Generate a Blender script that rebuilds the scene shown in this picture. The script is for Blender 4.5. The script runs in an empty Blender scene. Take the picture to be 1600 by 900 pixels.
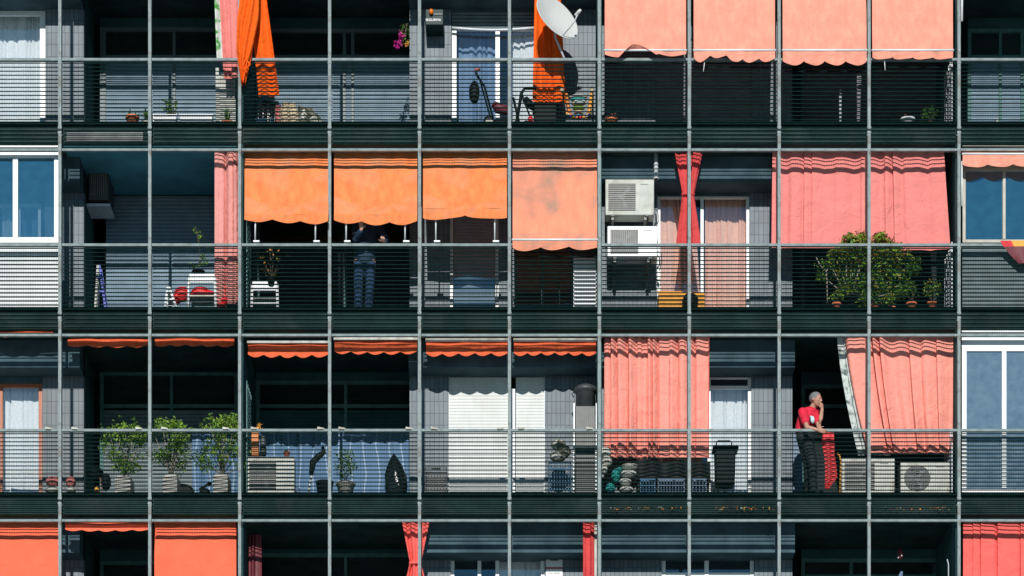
import bpy, bmesh, math, random
from mathutils import Vector, Matrix
random.seed(7)
R = math.radians
col = bpy.context.scene.collection
scene = bpy.context.scene

# ---------------------------------------------------------------- camera, sky, sun, exposure
# world: X along the facade, Y into the building, Z up; 1 unit = 1 m; the railing plane is Y = 0
S, D, H = 0.01, 42.0, 16.0
cam_d = bpy.data.cameras.new('camera'); cam = bpy.data.objects.new('camera', cam_d); col.objects.link(cam)
cam.location = (0, -D, -H); cam.rotation_euler = (R(90), 0, 0)
cam_d.sensor_width = 36; cam_d.lens = 36 * D / 16.0; cam_d.shift_y = H / 16.0
cam_d.clip_end = 2000; cam_d.clip_start = 0.5
scene.camera = cam
SUN_EL, SUN_AZ = 26.0, 1.5            # elevation, and degrees to the left of straight-on
w = bpy.data.worlds.new('World'); scene.world = w; w.use_nodes = True
nt = w.node_tree; bg = nt.nodes['Background']; sky = nt.nodes.new('ShaderNodeTexSky')
sky.sky_type = 'NISHITA'; sky.sun_disc = False; sky.sun_elevation = R(SUN_EL); sky.sun_rotation = R(180 + SUN_AZ)
sky.air_density = 1.0; sky.dust_density = 0.0; sky.ozone_density = 4.5
tint = nt.nodes.new('ShaderNodeVectorMath'); tint.operation = 'MULTIPLY'; tint.inputs[1].default_value = (.62, 1.0, 1.05)
nt.links.new(sky.outputs[0], tint.inputs[0]); nt.links.new(tint.outputs[0], bg.inputs[0]); bg.inputs[1].default_value = 0.065
sd = bpy.data.lights.new('sun', 'SUN'); sun = bpy.data.objects.new('sun', sd); col.objects.link(sun)
sd.energy = 4.8; sd.angle = R(0.53); sd.color = (1.0, 0.965, 0.92)
dirv = Vector((math.sin(R(SUN_AZ)) * math.cos(R(SUN_EL)), math.cos(R(SUN_AZ)) * math.cos(R(SUN_EL)), -math.sin(R(SUN_EL))))
sun.rotation_euler = dirv.to_track_quat('-Z', 'Y').to_euler(); sun.location = (0, -20, 20)
scene.view_settings.view_transform = 'Standard'; scene.view_settings.look = 'None'
scene.view_settings.exposure = -0.14; scene.view_settings.gamma = 1.0; scene.view_settings.use_curve_mapping = False
scene.render.engine = 'CYCLES'
scene.cycles.max_bounces = 7; scene.cycles.transparent_max_bounces = 16

def X(px, Y=0): return (px - 800) * S * (D + Y) / D
def Z(py, Y=0): return ((450 - py) * S + H) * (D + Y) / D - H
RAIL = {0: -195.5, 1: 94, 2: 383.5, 3: 673, 4: 962.5, 5: 1252}
STOREY = 2.895
ZF = {r: Z(RAIL[r] + 98, .08) for r in RAIL}                    # floor level of each storey
ZC = {r: ZF[r] + STOREY - .32 for r in RAIL}                    # its ceiling
BAYS = [94 + 140.4 * k for k in range(-1, 12)]                  # facade post centres in photo columns

# ---------------------------------------------------------------- materials
def mat(name, color, rough=.6, var=.12, scale=6., bump=0., bscale=60., metal=0., trans=0., spec=.5, stain=None, stain_amt=.0, stain_scale=1.3, stretch=(1,1,1)):
    m = bpy.data.materials.new(name); m.use_nodes = True
    n, l = m.node_tree.nodes, m.node_tree.links
    b = n['Principled BSDF']; b.inputs['Roughness'].default_value = rough; b.inputs['Metallic'].default_value = metal
    b.inputs['Specular IOR Level'].default_value = spec
    tc = n.new('ShaderNodeTexCoord'); mp = n.new('ShaderNodeMapping'); mp.inputs['Scale'].default_value = stretch
    l.new(tc.outputs['Object'], mp.inputs[0])
    ns = n.new('ShaderNodeTexNoise'); ns.inputs['Scale'].default_value = scale; ns.inputs['Detail'].default_value = 6
    l.new(mp.outputs[0], ns.inputs['Vector'])
    cr = n.new('ShaderNodeMapRange'); cr.inputs['From Min'].default_value = .3; cr.inputs['From Max'].default_value = .7
    cr.inputs['To Min'].default_value = 1 - var; cr.inputs['To Max'].default_value = 1 + var
    l.new(ns.outputs['Fac'], cr.inputs['Value'])
    mx = n.new('ShaderNodeVectorMath'); mx.operation = 'SCALE'; mx.inputs[0].default_value = color[:3]
    l.new(cr.outputs[0], mx.inputs['Scale'])
    out = mx.outputs[0]
    if stain:
        s2 = n.new('ShaderNodeTexNoise'); s2.inputs['Scale'].default_value = stain_scale; s2.inputs['Detail'].default_value = 8; s2.inputs['Distortion'].default_value = .6
        l.new(tc.outputs['Object'], s2.inputs['Vector'])
        mr = n.new('ShaderNodeMapRange'); mr.inputs['From Min'].default_value = .5; mr.inputs['From Max'].default_value = .72
        mr.inputs['To Max'].default_value = stain_amt
        l.new(s2.outputs['Fac'], mr.inputs['Value'])
        mm = n.new('ShaderNodeMix'); mm.data_type = 'RGBA'; mm.inputs[7].default_value = (*stain, 1)
        l.new(mr.outputs[0], mm.inputs[0]); l.new(out, mm.inputs[6]); out = mm.outputs[2]
    l.new(out, b.inputs['Base Color'])
    if bump:
        n2 = n.new('ShaderNodeTexNoise'); n2.inputs['Scale'].default_value = bscale; n2.inputs['Detail'].default_value = 4
        l.new(mp.outputs[0], n2.inputs['Vector'])
        bp = n.new('ShaderNodeBump'); bp.inputs['Strength'].default_value = bump; bp.inputs['Distance'].default_value = .01
        if bscale >= 250:          # woven cloth: broad wrinkles under the weave
            n3 = n.new('ShaderNodeTexNoise'); n3.inputs['Scale'].default_value = 4.5; n3.inputs['Detail'].default_value = 3; n3.inputs['Distortion'].default_value = 1.2
            l.new(tc.outputs['Object'], n3.inputs['Vector'])
            b3 = n.new('ShaderNodeBump'); b3.inputs['Strength'].default_value = .7; b3.inputs['Distance'].default_value = .05
            l.new(n3.outputs['Fac'], b3.inputs['Height']); l.new(b3.outputs[0], bp.inputs['Normal'])
        l.new(n2.outputs['Fac'], bp.inputs['Height']); l.new(bp.outputs[0], b.inputs['Normal'])
    if trans:
        tr = n.new('ShaderNodeBsdfTranslucent'); l.new(out, tr.inputs[0])
        ms = n.new('ShaderNodeMixShader'); ms.inputs[0].default_value = trans
        o = n['Material Output']; l.new(b.outputs[0], ms.inputs[1]); l.new(tr.outputs[0], ms.inputs[2]); l.new(ms.outputs[0], o.inputs[0])
    return m

def glass_mat(name, tint=(.8, .9, .95), refl=.3, rcol=(.8, .9, 1.0), rough=.0, dust=0, dcol=(.3, .35, .4)):
    m = bpy.data.materials.new(name); m.use_nodes = True
    n, l = m.node_tree.nodes, m.node_tree.links
    n.remove(n['Principled BSDF'])
    t = n.new('ShaderNodeBsdfTransparent'); t.inputs[0].default_value = (*tint, 1)
    g = n.new('ShaderNodeBsdfGlossy'); g.inputs[0].default_value = (*rcol, 1); g.inputs['Roughness'].default_value = rough
    tc = n.new('ShaderNodeTexCoord'); ns = n.new('ShaderNodeTexNoise'); ns.inputs['Scale'].default_value = 1.5
    l.new(tc.outputs['Object'], ns.inputs['Vector'])
    bp = n.new('ShaderNodeBump'); bp.inputs['Strength'].default_value = .0; l.new(ns.outputs['Fac'], bp.inputs['Height'])
    ms = n.new('ShaderNodeMixShader'); ms.inputs[0].default_value = refl
    l.new(t.outputs[0], ms.inputs[1]); l.new(g.outputs[0], ms.inputs[2]); last = ms
    if dust:
        df = n.new('ShaderNodeBsdfDiffuse'); df.inputs[0].default_value = (*dcol, 1)
        n2 = n.new('ShaderNodeTexNoise'); n2.inputs['Scale'].default_value = 7; n2.inputs['Detail'].default_value = 9; l.new(tc.outputs['Object'], n2.inputs['Vector'])
        mr = n.new('ShaderNodeMapRange'); mr.inputs['From Min'].default_value = .3; mr.inputs['From Max'].default_value = .75
        mr.inputs['To Min'].default_value = dust * .75; mr.inputs['To Max'].default_value = min(1, dust * 1.35); l.new(n2.outputs['Fac'], mr.inputs['Value'])
        m2 = n.new('ShaderNodeMixShader'); l.new(mr.outputs[0], m2.inputs[0]); l.new(ms.outputs[0], m2.inputs[1]); l.new(df.outputs[0], m2.inputs[2]); last = m2
    l.new(last.outputs[0], n['Material Output'].inputs[0])
    return m

def tile_mat(name, c1, c2, mortar, bw=.072, bh=.19):
    m = mat(name, c1, .55, 0)
    n, l = m.node_tree.nodes, m.node_tree.links
    b = n['Principled BSDF']
    tc = n.new('ShaderNodeTexCoord'); sp = n.new('ShaderNodeSeparateXYZ'); cb = n.new('ShaderNodeCombineXYZ')
    l.new(tc.outputs['Object'], sp.inputs[0])
    ad = n.new('ShaderNodeMath'); ad.operation = 'ADD'; l.new(sp.outputs[0], ad.inputs[0]); l.new(sp.outputs[1], ad.inputs[1])
    l.new(ad.outputs[0], cb.inputs[0]); l.new(sp.outputs[2], cb.inputs[1])
    br = n.new('ShaderNodeTexBrick'); br.offset = 0.0; br.inputs['Scale'].default_value = 1
    br.inputs['Brick Width'].default_value = bw; br.inputs['Row Height'].default_value = bh
    br.inputs['Mortar Size'].default_value = .0045; br.inputs['Bias'].default_value = -.25
    br.inputs['Color1'].default_value = (*c1, 1); br.inputs['Color2'].default_value = (*c2, 1); br.inputs['Mortar'].default_value = (*mortar, 1)
    l.new(cb.outputs[0], br.inputs['Vector'])
    ns = n.new('ShaderNodeTexNoise'); ns.inputs['Scale'].default_value = 3; ns.inputs['Detail'].default_value = 8
    l.new(tc.outputs['Object'], ns.inputs['Vector'])
    mr = n.new('ShaderNodeMapRange'); mr.inputs['To Min'].default_value = .7; mr.inputs['To Max'].default_value = 1.3; l.new(ns.outputs['Fac'], mr.inputs['Value'])
    sc = n.new('ShaderNodeVectorMath'); sc.operation = 'SCALE'; l.new(br.outputs['Color'], sc.inputs[0]); l.new(mr.outputs[0], sc.inputs['Scale'])
    l.new(sc.outputs[0], b.inputs['Base Color'])
    bp = n.new('ShaderNodeBump'); bp.inputs['Strength'].default_value = .4; bp.inputs['Distance'].default_value = .004; bp.invert = True
    l.new(br.outputs['Fac'], bp.inputs['Height']); l.new(bp.outputs[0], b.inputs['Normal'])
    return m

M = {}
M['post'] = mat('galvanised_post', (.235, .28, .28), .6, .25, 9, .1, 120, 0, spec=.15, stain=(.12, .10, .075), stain_amt=1.2, stain_scale=5, stretch=(6, 6, .6))
M['rail'] = mat('painted_rail', (.20, .245, .245), .6, .25, 8, .1, 120, spec=.15)
M['mesh'] = mat('dark_grating', (.004, .015, .014), .8, .35, 12, spec=.03)
M['slab'] = mat('dark_concrete_edge', (.020, .044, .042), .8, .35, 2.5, .3, 40, spec=.1, stain=(.075, .085, .075), stain_amt=.5)
M['slabpale'] = mat('pale_concrete_edge', (.26, .27, .26), .8, .35, 4, .3, 40, stain=(.06, .08, .08), stain_amt=.8)
M['soffit'] = mat('soffit_paint', (.13, .36, .35), .8, .25, 2)
M['soffitblue'] = mat('soffit_paint_blue', (.06, .24, .31), .8, .25, 2)
M['tile'] = tile_mat('grey_wall_tiles', (.118, .155, .180), (.080, .108, .128), (.035, .05, .06))
M['tile2'] = tile_mat('grey_wall_tiles_warm', (.125, .150, .165), (.090, .108, .120), (.035, .05, .06))
M['beam'] = mat('beam_paint', (.055, .095, .115), .85, .3, 3, spec=.1)
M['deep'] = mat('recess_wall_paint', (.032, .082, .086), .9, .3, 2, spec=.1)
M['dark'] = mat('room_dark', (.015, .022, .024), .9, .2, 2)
M['shutblue'] = mat('bluegrey_shutter', (.15, .235, .305), .5, .15, 5)
M['shutdark'] = mat('dark_green_shutter', (.10, .14, .15), .5, .2, 5)
M['shutwhite'] = mat('white_shutter', (.58, .60, .585), .5, .07, 3, stain=(.44, .44, .40), stain_amt=.6, stretch=(4, 4, .5))
M['shutgrey'] = mat('grey_shutter', (.14, .15, .17), .55, .2, 5)
M['white'] = mat('white_paint', (.70, .73, .73), .4, .05, 5)
M['offwhite'] = mat('aged_white', (.50, .51, .46), .6, .16, 5, stain=(.30, .27, .21), stain_amt=.9, stain_scale=4, spec=.2)
M['alu'] = mat('aluminium', (.50, .54, .57), .35, .1, 8)
M['beige'] = mat('beige_frame', (.36, .34, .28), .5, .15, 8)
M['recframe'] = mat('dark_green_frame', (.07, .16, .155), .6, .2, 8, spec=.2)
M['darkframe'] = mat('dark_frame', (.06, .09, .10), .5, .2, 8)
M['wood'] = mat('orange_wood', (.36, .10, .035), .5, .3, 8, stretch=(8, 8, .6))
M['glass'] = glass_mat('window_glass', (.96, .98, .99), .17, (.8, .96, 1.0), dust=.03)
M['glassgrey'] = glass_mat('window_glass_grey', (.45, .52, .56), .5, (.80, .95, .98), dust=.62, dcol=(.155, .23, .29))
M['glassblue'] = glass_mat('window_glass_blue', (.75, .85, .92), .45, (.60, .85, 1.0), dust=.30, dcol=(.04, .17, .24))
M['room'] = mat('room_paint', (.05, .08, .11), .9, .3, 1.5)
M['lace'] = mat('lace_curtain', (.88, .92, .92), .8, .08, 30, .3, 200, trans=.12)
M['lacepeach'] = mat('peach_net_curtain', (.97, .58, .44), .8, .08, 20, .3, 200, trans=.12)
M['laceblue'] = mat('blue_curtain', (.24, .36, .55), .8, .12, 12, .3, 200, trans=.2)
M['peach'] = mat('faded_peach_awning', (.87, .33, .235), .85, .13, 3, .25, 350, trans=.06, spec=.1, stain=(.60, .27, .19), stain_amt=1.0, stain_scale=1.7, stretch=(3, 3, .6))
M['orange'] = mat('orange_awning', (.86, .245, .085), .85, .15, 3, .25, 350, trans=.06, spec=.1, stain=(.62, .32, .20), stain_amt=.8, stretch=(3, 3, .5))
M['orangestained'] = mat('weathered_orange_awning', (.88, .30, .18), .85, .10, 3, .25, 350, trans=.06, spec=.1, stain=(.34, .24, .18), stain_amt=1.3, stain_scale=.9, stretch=(3, 3, .5))
M['orangered'] = mat('red_orange_awning', (.88, .155, .08), .85, .08, 3, .25, 350, trans=.06, spec=.1, stain=(.80, .17, .10), stain_amt=.5)
M['orangefold'] = mat('deep_orange_awning', (.74, .135, .055), .85, .15, 8, .25, 350, trans=.06, spec=.1)
M['pink'] = mat('faded_pink_cloth', (.80, .25, .225), .9, .07, 4, .25, 350, trans=.08, spec=.1, stain=(.72, .24, .22), stain_amt=.5)
M['pinkpeach'] = mat('salmon_curtain', (.88, .325, .26), .9, .07, 4, .25, 350, trans=.08, spec=.1, stain=(.80, .33, .27), stain_amt=.5)
M['redcloth'] = mat('red_cloth', (.62, .075, .075), .85, .12, 5, .2, 250, trans=.06, spec=.1)
M['coral'] = mat('coral_red_cloth', (.86, .145, .125), .9, .07, 4, .25, 350, trans=.06, spec=.1)
M['orangecloth'] = mat('vivid_orange_cloth', (.86, .125, .012), .8, .1, 5, .2, 250, trans=.06, spec=.1)
M['floral'] = mat('floral_lining', (.55, .60, .56), .9, .1, 6, stain=(.06, .30, .05), stain_amt=2.5, stain_scale=7)
M['greylining'] = mat('grey_patterned_lining', (.50, .55, .52), .9, .1, 6, stain=(.10, .14, .13), stain_amt=1.6, stain_scale=9)
M['sirenbox'] = mat('siren_box_green', (.012, .032, .032), .5, .2, 8, spec=.2)
M['wavecloth'] = mat('blue_curtain_light_waves', (.105, .20, .33), .8, .15, 8)
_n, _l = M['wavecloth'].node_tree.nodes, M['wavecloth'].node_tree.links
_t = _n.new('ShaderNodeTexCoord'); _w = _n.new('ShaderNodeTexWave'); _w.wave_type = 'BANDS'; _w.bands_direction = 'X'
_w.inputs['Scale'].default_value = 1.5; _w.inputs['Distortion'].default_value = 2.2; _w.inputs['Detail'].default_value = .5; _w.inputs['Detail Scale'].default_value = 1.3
_mr = _n.new('ShaderNodeMapRange'); _mr.inputs['From Min'].default_value = .965; _mr.inputs['From Max'].default_value = 1.0; _mr.inputs['To Max'].default_value = .8  # pale wavy lines: sun caustics and fold highlights painted into the colour
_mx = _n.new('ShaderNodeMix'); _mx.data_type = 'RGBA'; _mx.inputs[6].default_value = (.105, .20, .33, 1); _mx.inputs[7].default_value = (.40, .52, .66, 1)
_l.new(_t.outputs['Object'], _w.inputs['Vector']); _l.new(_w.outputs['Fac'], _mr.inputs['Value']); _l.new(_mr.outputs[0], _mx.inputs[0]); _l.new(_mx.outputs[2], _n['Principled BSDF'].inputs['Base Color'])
M['black'] = mat('black_plastic', (.008, .010, .010), .6, .3, 10, spec=.15)
M['bagblack'] = mat('black_bag_plastic', (.010, .012, .013), .22, .3, 6, .9, 14)
M['darkgrey'] = mat('dark_grey_plastic', (.045, .055, .055), .5, .2, 10)
M['gril'] = mat('grey_grille', (.17, .17, .15), .5, .2, 10)
M['terracotta'] = mat('terracotta', (.60, .17, .075), .8, .25, 12, .3, 60)
M['soil'] = mat('soil', (.03, .02, .015), .95, .3, 30)
M['stonepot'] = mat('pale_stone_pot', (.42, .40, .36), .8, .2, 12, .3, 60)
M['leaf'] = mat('leaf_green', (.21, .36, .035), .5, .5, 14, trans=.3)
M['leafdark'] = mat('leaf_dark', (.065, .16, .03), .45, .4, 14, trans=.25)
M['leafyel'] = mat('leaf_yellow', (.25, .22, .03), .5, .4, 14, trans=.3)
M['leafred'] = mat('leaf_reddish', (.22, .07, .03), .5, .4, 14, trans=.3)
M['bark'] = mat('bark', (.14, .10, .07), .85, .3, 20)
M['paleb'] = mat('pale_bark', (.30, .27, .22), .85, .3, 20)
M['magenta'] = mat('magenta_petals', (.60, .02, .30), .6, .2, 20, trans=.2)
M['yellow'] = mat('yellow_cloth', (.85, .38, .06), .8, .15, 8)
M['red'] = mat('bright_red', (.70, .02, .025), .6, .15, 6)
M['redshirt'] = mat('red_tshirt', (.62, .012, .04), .8, .2, 8, .9, 10)
M['dustysalmon'] = mat('dusty_salmon_curtain', (.76, .32, .28), .9, .07, 4, .25, 350, trans=.08, spec=.1)
M['skin'] = mat('skin', (.42, .22, .15), .55, .12, 14)
M['hair'] = mat('grey_hair', (.16, .17, .17), .8, .4, 60, .5, 120)
M['trousers'] = mat('dark_trousers', (.009, .014, .015), .8, .3, 8, .4, 30)
M['jeans'] = mat('blue_jeans', (.010, .036, .09), .9, .35, 12, .4, 30)
M['navy'] = mat('navy_sweater', (.012, .035, .07), .85, .3, 10, .4, 60)
M['shirtprint'] = mat('pale_blue_print', (.50, .75, .80), .7, .1, 20)
M['blue'] = mat('blue_paint', (.03, .06, .42), .5, .2, 8)
M['bluecrate'] = mat('blue_grey_crate', (.12, .19, .28), .6, .2, 8)
M['teal'] = mat('teal_cloth', (.02, .30, .27), .8, .3, 10, .5, 20)
M['cream'] = mat('cream_cloth', (.52, .42, .28), .85, .2, 10, .6, 14)
M['camo'] = mat('grey_green_cloth', (.12, .12, .08), .85, .3, 10, .6, 14, stain=(.6, .6, .55), stain_amt=2.0, stain_scale=9)
M['pinkrag'] = mat('dusty_pink_cloth', (.42, .13, .12), .85, .3, 10, .5, 14)
M['maroon'] = mat('maroon_plastic', (.14, .02, .03), .6, .2, 10)
M['orangeplastic'] = mat('orange_box_board', (.62, .20, .04), .6, .15, 6)
M['amber'] = mat('amber_lens', (.85, .18, .01), .3, .05, 5)
M['dishw'] = mat('dish_white', (.58, .60, .57), .5, .06, 3, stain=(.45, .46, .42), stain_amt=.5)
M['bluetowel'] = mat('blue_panel_paint', (.06, .16, .28), .7, .15, 8)
M['ground'] = mat('asphalt', (.05, .05, .052), .9, .2, 2, .3, 60)
M['pave'] = mat('bounce_paving', (.38, .46, .45), .9, .15, 2)
M['wallext'] = mat('plain_render_wall', (.20, .21, .21), .85, .15, 1)

# ---------------------------------------------------------------- mesh builder
class MB:
    def __init__(s): s.v = []; s.f = []; s.sm = []; s.mi = []; s.cur = 0
    def add(s, vs, fs, smooth=False):
        o = len(s.v); s.v += [tuple(v) for v in vs]; s.f += [tuple(i + o for i in f) for f in fs]; s.sm += [smooth] * len(fs); s.mi += [s.cur] * len(fs); return s
    def box(s, x0, x1, y0, y1, z0, z1):
        vs = [(x, y, z) for z in (z0, z1) for y in (y0, y1) for x in (x0, x1)]
        return s.add(vs, [(0, 2, 3, 1), (4, 5, 7, 6), (0, 1, 5, 4), (2, 6, 7, 3), (0, 4, 6, 2), (1, 3, 7, 5)])
    def obox(s, a, b, w_, d_):                     # a bar from a to b, w_ by d_
        a, b = Vector(a), Vector(b); t = (b - a).normalized()
        ref = Vector((0, 1, 0)) if abs(t.y) < .9 else Vector((1, 0, 0))
        u = t.cross(ref).normalized(); v = t.cross(u)
        vs = [p + u * sx * w_ / 2 + v * sy * d_ / 2 for p in (a, b) for sx, sy in ((-1, -1), (1, -1), (1, 1), (-1, 1))]
        return s.add(vs, [(0, 1, 2, 3), (7, 6, 5, 4), (0, 4, 5, 1), (1, 5, 6, 2), (2, 6, 7, 3), (3, 7, 4, 0)])
    def tube(s, pts, r, n=8, ref=None, caps=True):   # r: number, list of numbers, or list of (ru, rv) with ref as the u direction
        pts = [Vector(p) for p in pts]; m = len(pts)
        rr = r if isinstance(r, (list, tuple)) else [r] * m
        vs = []; pu = None
        for i, p in enumerate(pts):
            t = (pts[min(i + 1, m - 1)] - pts[max(i - 1, 0)]).normalized()
            if ref is not None: u = Vector(ref)
            elif pu is None: u = Vector((0, 1, 0)) if abs(t.y) < .9 else Vector((1, 0, 0))
            else: u = pu
            u = (u - t * u.dot(t)).normalized(); v = t.cross(u); pu = u
            ru, rv = rr[i] if isinstance(rr[i], (tuple, list)) else (rr[i], rr[i])
            for k in range(n):
                a = 2 * math.pi * k / n
                vs.append(p + u * ru * math.cos(a) + v * rv * math.sin(a))
        fs = [(i * n + k, i * n + (k + 1) % n, (i + 1) * n + (k + 1) % n, (i + 1) * n + k) for i in range(m - 1) for k in range(n)]
        s.add(vs, fs, True)
        if caps:
            o = len(s.v) - len(vs)
            s.f += [tuple(o + k for k in range(n))[::-1], tuple(o + (m - 1) * n + k for k in range(n))]; s.sm += [False, False]; s.mi += [s.cur] * 2
        return s
    def lathe(s, prof, c, n=20, axis='z', sx=1, sy=1):      # prof: (radius, height)
        vs = []
        for r, h in prof:
            for k in range(n):
                a = 2 * math.pi * k / n
                if axis == 'z': vs.append((c[0] + r * math.cos(a) * sx, c[1] + r * math.sin(a) * sy, c[2] + h))
                elif axis == 'y': vs.append((c[0] + r * math.cos(a) * sx, c[1] + h, c[2] + r * math.sin(a) * sy))
                else: vs.append((c[0] + h, c[1] + r * math.cos(a) * sx, c[2] + r * math.sin(a) * sy))
        m = len(prof)
        fs = [(i * n + k, i * n + (k + 1) % n, (i + 1) * n + (k + 1) % n, (i + 1) * n + k) for i in range(m - 1) for k in range(n)]
        s.add(vs, fs, True)
        o = len(s.v) - len(vs)
        for i0, rv in ((0, True), ((m - 1), False)):
            if prof[i0][0] > 1e-4:
                f = tuple(o + i0 * n + k for k in range(n)); s.f.append(f[::-1] if rv else f); s.sm.append(False); s.mi.append(s.cur)
        return s
    def blob(s, c, rx, ry, rz, n=14, m=9, jit=0.0, rnd=None):
        vs = []
        rnd = rnd or random
        for i in range(m + 1):
            th = math.pi * i / m
            for k in range(n):
                a = 2 * math.pi * k / n; j = 1 + jit * (rnd.random() - .5) * 2
                vs.append((c[0] + rx * math.sin(th) * math.cos(a) * j, c[1] + ry * math.sin(th) * math.sin(a) * j, c[2] + rz * math.cos(th) * j))
        fs = [(i * n + k, i * n + (k + 1) % n, (i + 1) * n + (k + 1) % n, (i + 1) * n + k) for i in range(m) for k in range(n)]
        return s.add(vs, fs, True)
    def sheet(s, nu, nv, fn):
        vs = [fn(i / nu, j / nv) for j in range(nv + 1) for i in range(nu + 1)]
        fs = [(j * (nu + 1) + i, j * (nu + 1) + i + 1, (j + 1) * (nu + 1) + i + 1, (j + 1) * (nu + 1) + i) for j in range(nv) for i in range(nu)]
        return s.add(vs, fs, True)

ORG = {}                      # world origin of every thing built here
def obj(name, mb, m, parent=None, bevel=0, loc=None, solid=0):
    org = ORG.get(parent, Vector((0, 0, 0))) if parent is not None else Vector(loc or (0, 0, 0))
    me = bpy.data.meshes.new(name)
    me.from_pydata([(v[0] - org.x, v[1] - org.y, v[2] - org.z) for v in mb.v], [], mb.f)
    me.polygons.foreach_set('use_smooth', mb.sm)
    ms = m if isinstance(m, (list, tuple)) else [m]
    for k in ms: me.materials.append(M[k] if isinstance(k, str) else k)
    me.polygons.foreach_set('material_index', [min(i, len(ms) - 1) for i in mb.mi])
    me.update()
    o = bpy.data.objects.new(name, me); col.objects.link(o)
    if parent is not None: o.parent = parent
    else: o.location = org
    ORG[o] = org
    if bevel:
        b = o.modifiers.new('bevel', 'BEVEL'); b.width = bevel; b.segments = 2; b.limit_method = 'ANGLE'
    if solid:
        b = o.modifiers.new('thickness', 'SOLIDIFY'); b.thickness = solid
    return o
def tag(o, label, cat, group=None, kind=None):
    if label: o['label'] = label
    if cat: o['category'] = cat
    if group: o['group'] = group
    if kind: o['kind'] = kind
    return o
def thing(name, label, cat, loc, group=None):
    o = bpy.data.objects.new(name, None); o.empty_display_size = .1; col.objects.link(o); o.location = loc; ORG[o] = Vector(loc)
    return tag(o, label, cat, group)
def structure(name, mb, m):
    o = obj(name, mb, m); o['kind'] = 'structure'; return o

# ---------------------------------------------------------------- ground
GZ = -H - 1.6
structure('ground', MB().box(-700, 700, -900, 700, GZ - .5, GZ), 'ground')
structure('bounce_plaza', MB().box(-90, 90, -70, .5, GZ - .3, GZ + .13), 'pave')  # unseen paving, made pale to bounce fill light up under the balconies

# ---------------------------------------------------------------- the building
B = thing('apartment_building', 'large apartment block with a dark steel balcony grid, grey tiled walls and mesh railings', 'building', (0, 0, GZ))
XL, XR = X(-120), X(1760)
def part(name, mb, m, **k): return obj(name, mb, m, B, **k)
part('lower_facade', MB().box(XL, XR, .95, 8, GZ, ZF[4] - .34), 'wallext')
part('upper_facade', MB().box(XL, XR, .95, 8, ZF[0] + .01, ZF[0] + 2.6), 'wallext')
part('roof', MB().box(XL, XR, .1, 8, ZF[0] + 2.61, ZF[0] + 2.9), 'wallext')
for r in range(0, 5):
    part('floor_slab', MB().box(XL, XR, .12, 5.2, ZF[r] - .32, ZF[r]), 'slab', bevel=.004)
    lip = MB().box(XL, XR, .055, .119, ZF[r] - .035, ZF[r] + .012)
    part('slab_nosing', lip, 'mesh')
# pale and blue soffits/edges seen in single flats
part('slab_edge_facing', MB().box(X(102), X(222), .106, .119, ZF[1] - .27, ZF[1] - .12), 'slabpale')
part('ceiling_panel', MB().box(X(100, .2), X(371, .2), .15, 1.98, ZC[2] - .012, ZC[2] - .003), 'soffitblue')
xa, xb, xc = X(131, .95), X(640, .95), X(1238, .95)
YD, YM = 2.02, .95
for r in range(1, 5):
    z0, z1 = ZF[r], ZC[r]
    # recess walls
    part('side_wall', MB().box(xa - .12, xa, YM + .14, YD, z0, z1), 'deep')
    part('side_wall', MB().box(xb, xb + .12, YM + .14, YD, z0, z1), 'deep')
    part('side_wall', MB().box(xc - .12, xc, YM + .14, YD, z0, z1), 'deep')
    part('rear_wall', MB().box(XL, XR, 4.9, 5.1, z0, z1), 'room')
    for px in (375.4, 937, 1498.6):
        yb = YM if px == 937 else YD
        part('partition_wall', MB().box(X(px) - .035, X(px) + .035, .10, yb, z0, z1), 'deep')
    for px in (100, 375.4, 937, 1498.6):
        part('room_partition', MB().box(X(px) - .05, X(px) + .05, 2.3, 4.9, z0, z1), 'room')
    # beam over the front walls
    zb = Z(RAIL[r] - 99, .54)
    for a, b in ((XL, xa), (xb, xc)):
        part('lintel_beam', MB().box(a, b, .54, YM + .12, zb, z1), 'beam', bevel=.006)

def slats(mb, x0, x1, z0, z1, Y, pitch=.045, depth=.010):
    n = max(1, int(round((z1 - z0) / pitch))); p = (z1 - z0) / n
    for i in range(n):
        a = z0 + i * p
        pr = [(a, Y), (a + .08 * p, Y - depth * .6), (a + .5 * p, Y - depth), (a + .85 * p, Y - depth * .6), (a + .93 * p, Y + .002)]
        vs = [(x, y, z) for (z, y) in pr for x in (x0, x1)]
        mb.add(vs, [(2 * k, 2 * k + 1, 2 * k + 3, 2 * k + 2) for k in range(4)], False)
    mb.box(x0, x1, Y + .003, Y + .012, z0, z1)
    return mb

def frame_mb(x0, x1, z0, z1, Y, t=.06, d=.06, muls=(), trans=(), w_mul=None):
    mb = MB()
    mb.box(x0, x0 + t, Y, Y + d, z0, z1); mb.box(x1 - t, x1, Y, Y + d, z0, z1)
    mb.box(x0 + t, x1 - t, Y + .001, Y + d - .001, z1 - t, z1); mb.box(x0 + t, x1 - t, Y + .001, Y + d - .001, z0, z0 + t)
    for m_ in muls: mb.box(m_ - (w_mul or t) / 2, m_ + (w_mul or t) / 2, Y - .006, Y + d - .004, z0 + t, z1 - t)
    for z in trans: mb.box(x0 + t, x1 - t, Y + .008, Y + d - .008, z - t / 2, z + t / 2)
    return mb

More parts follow.
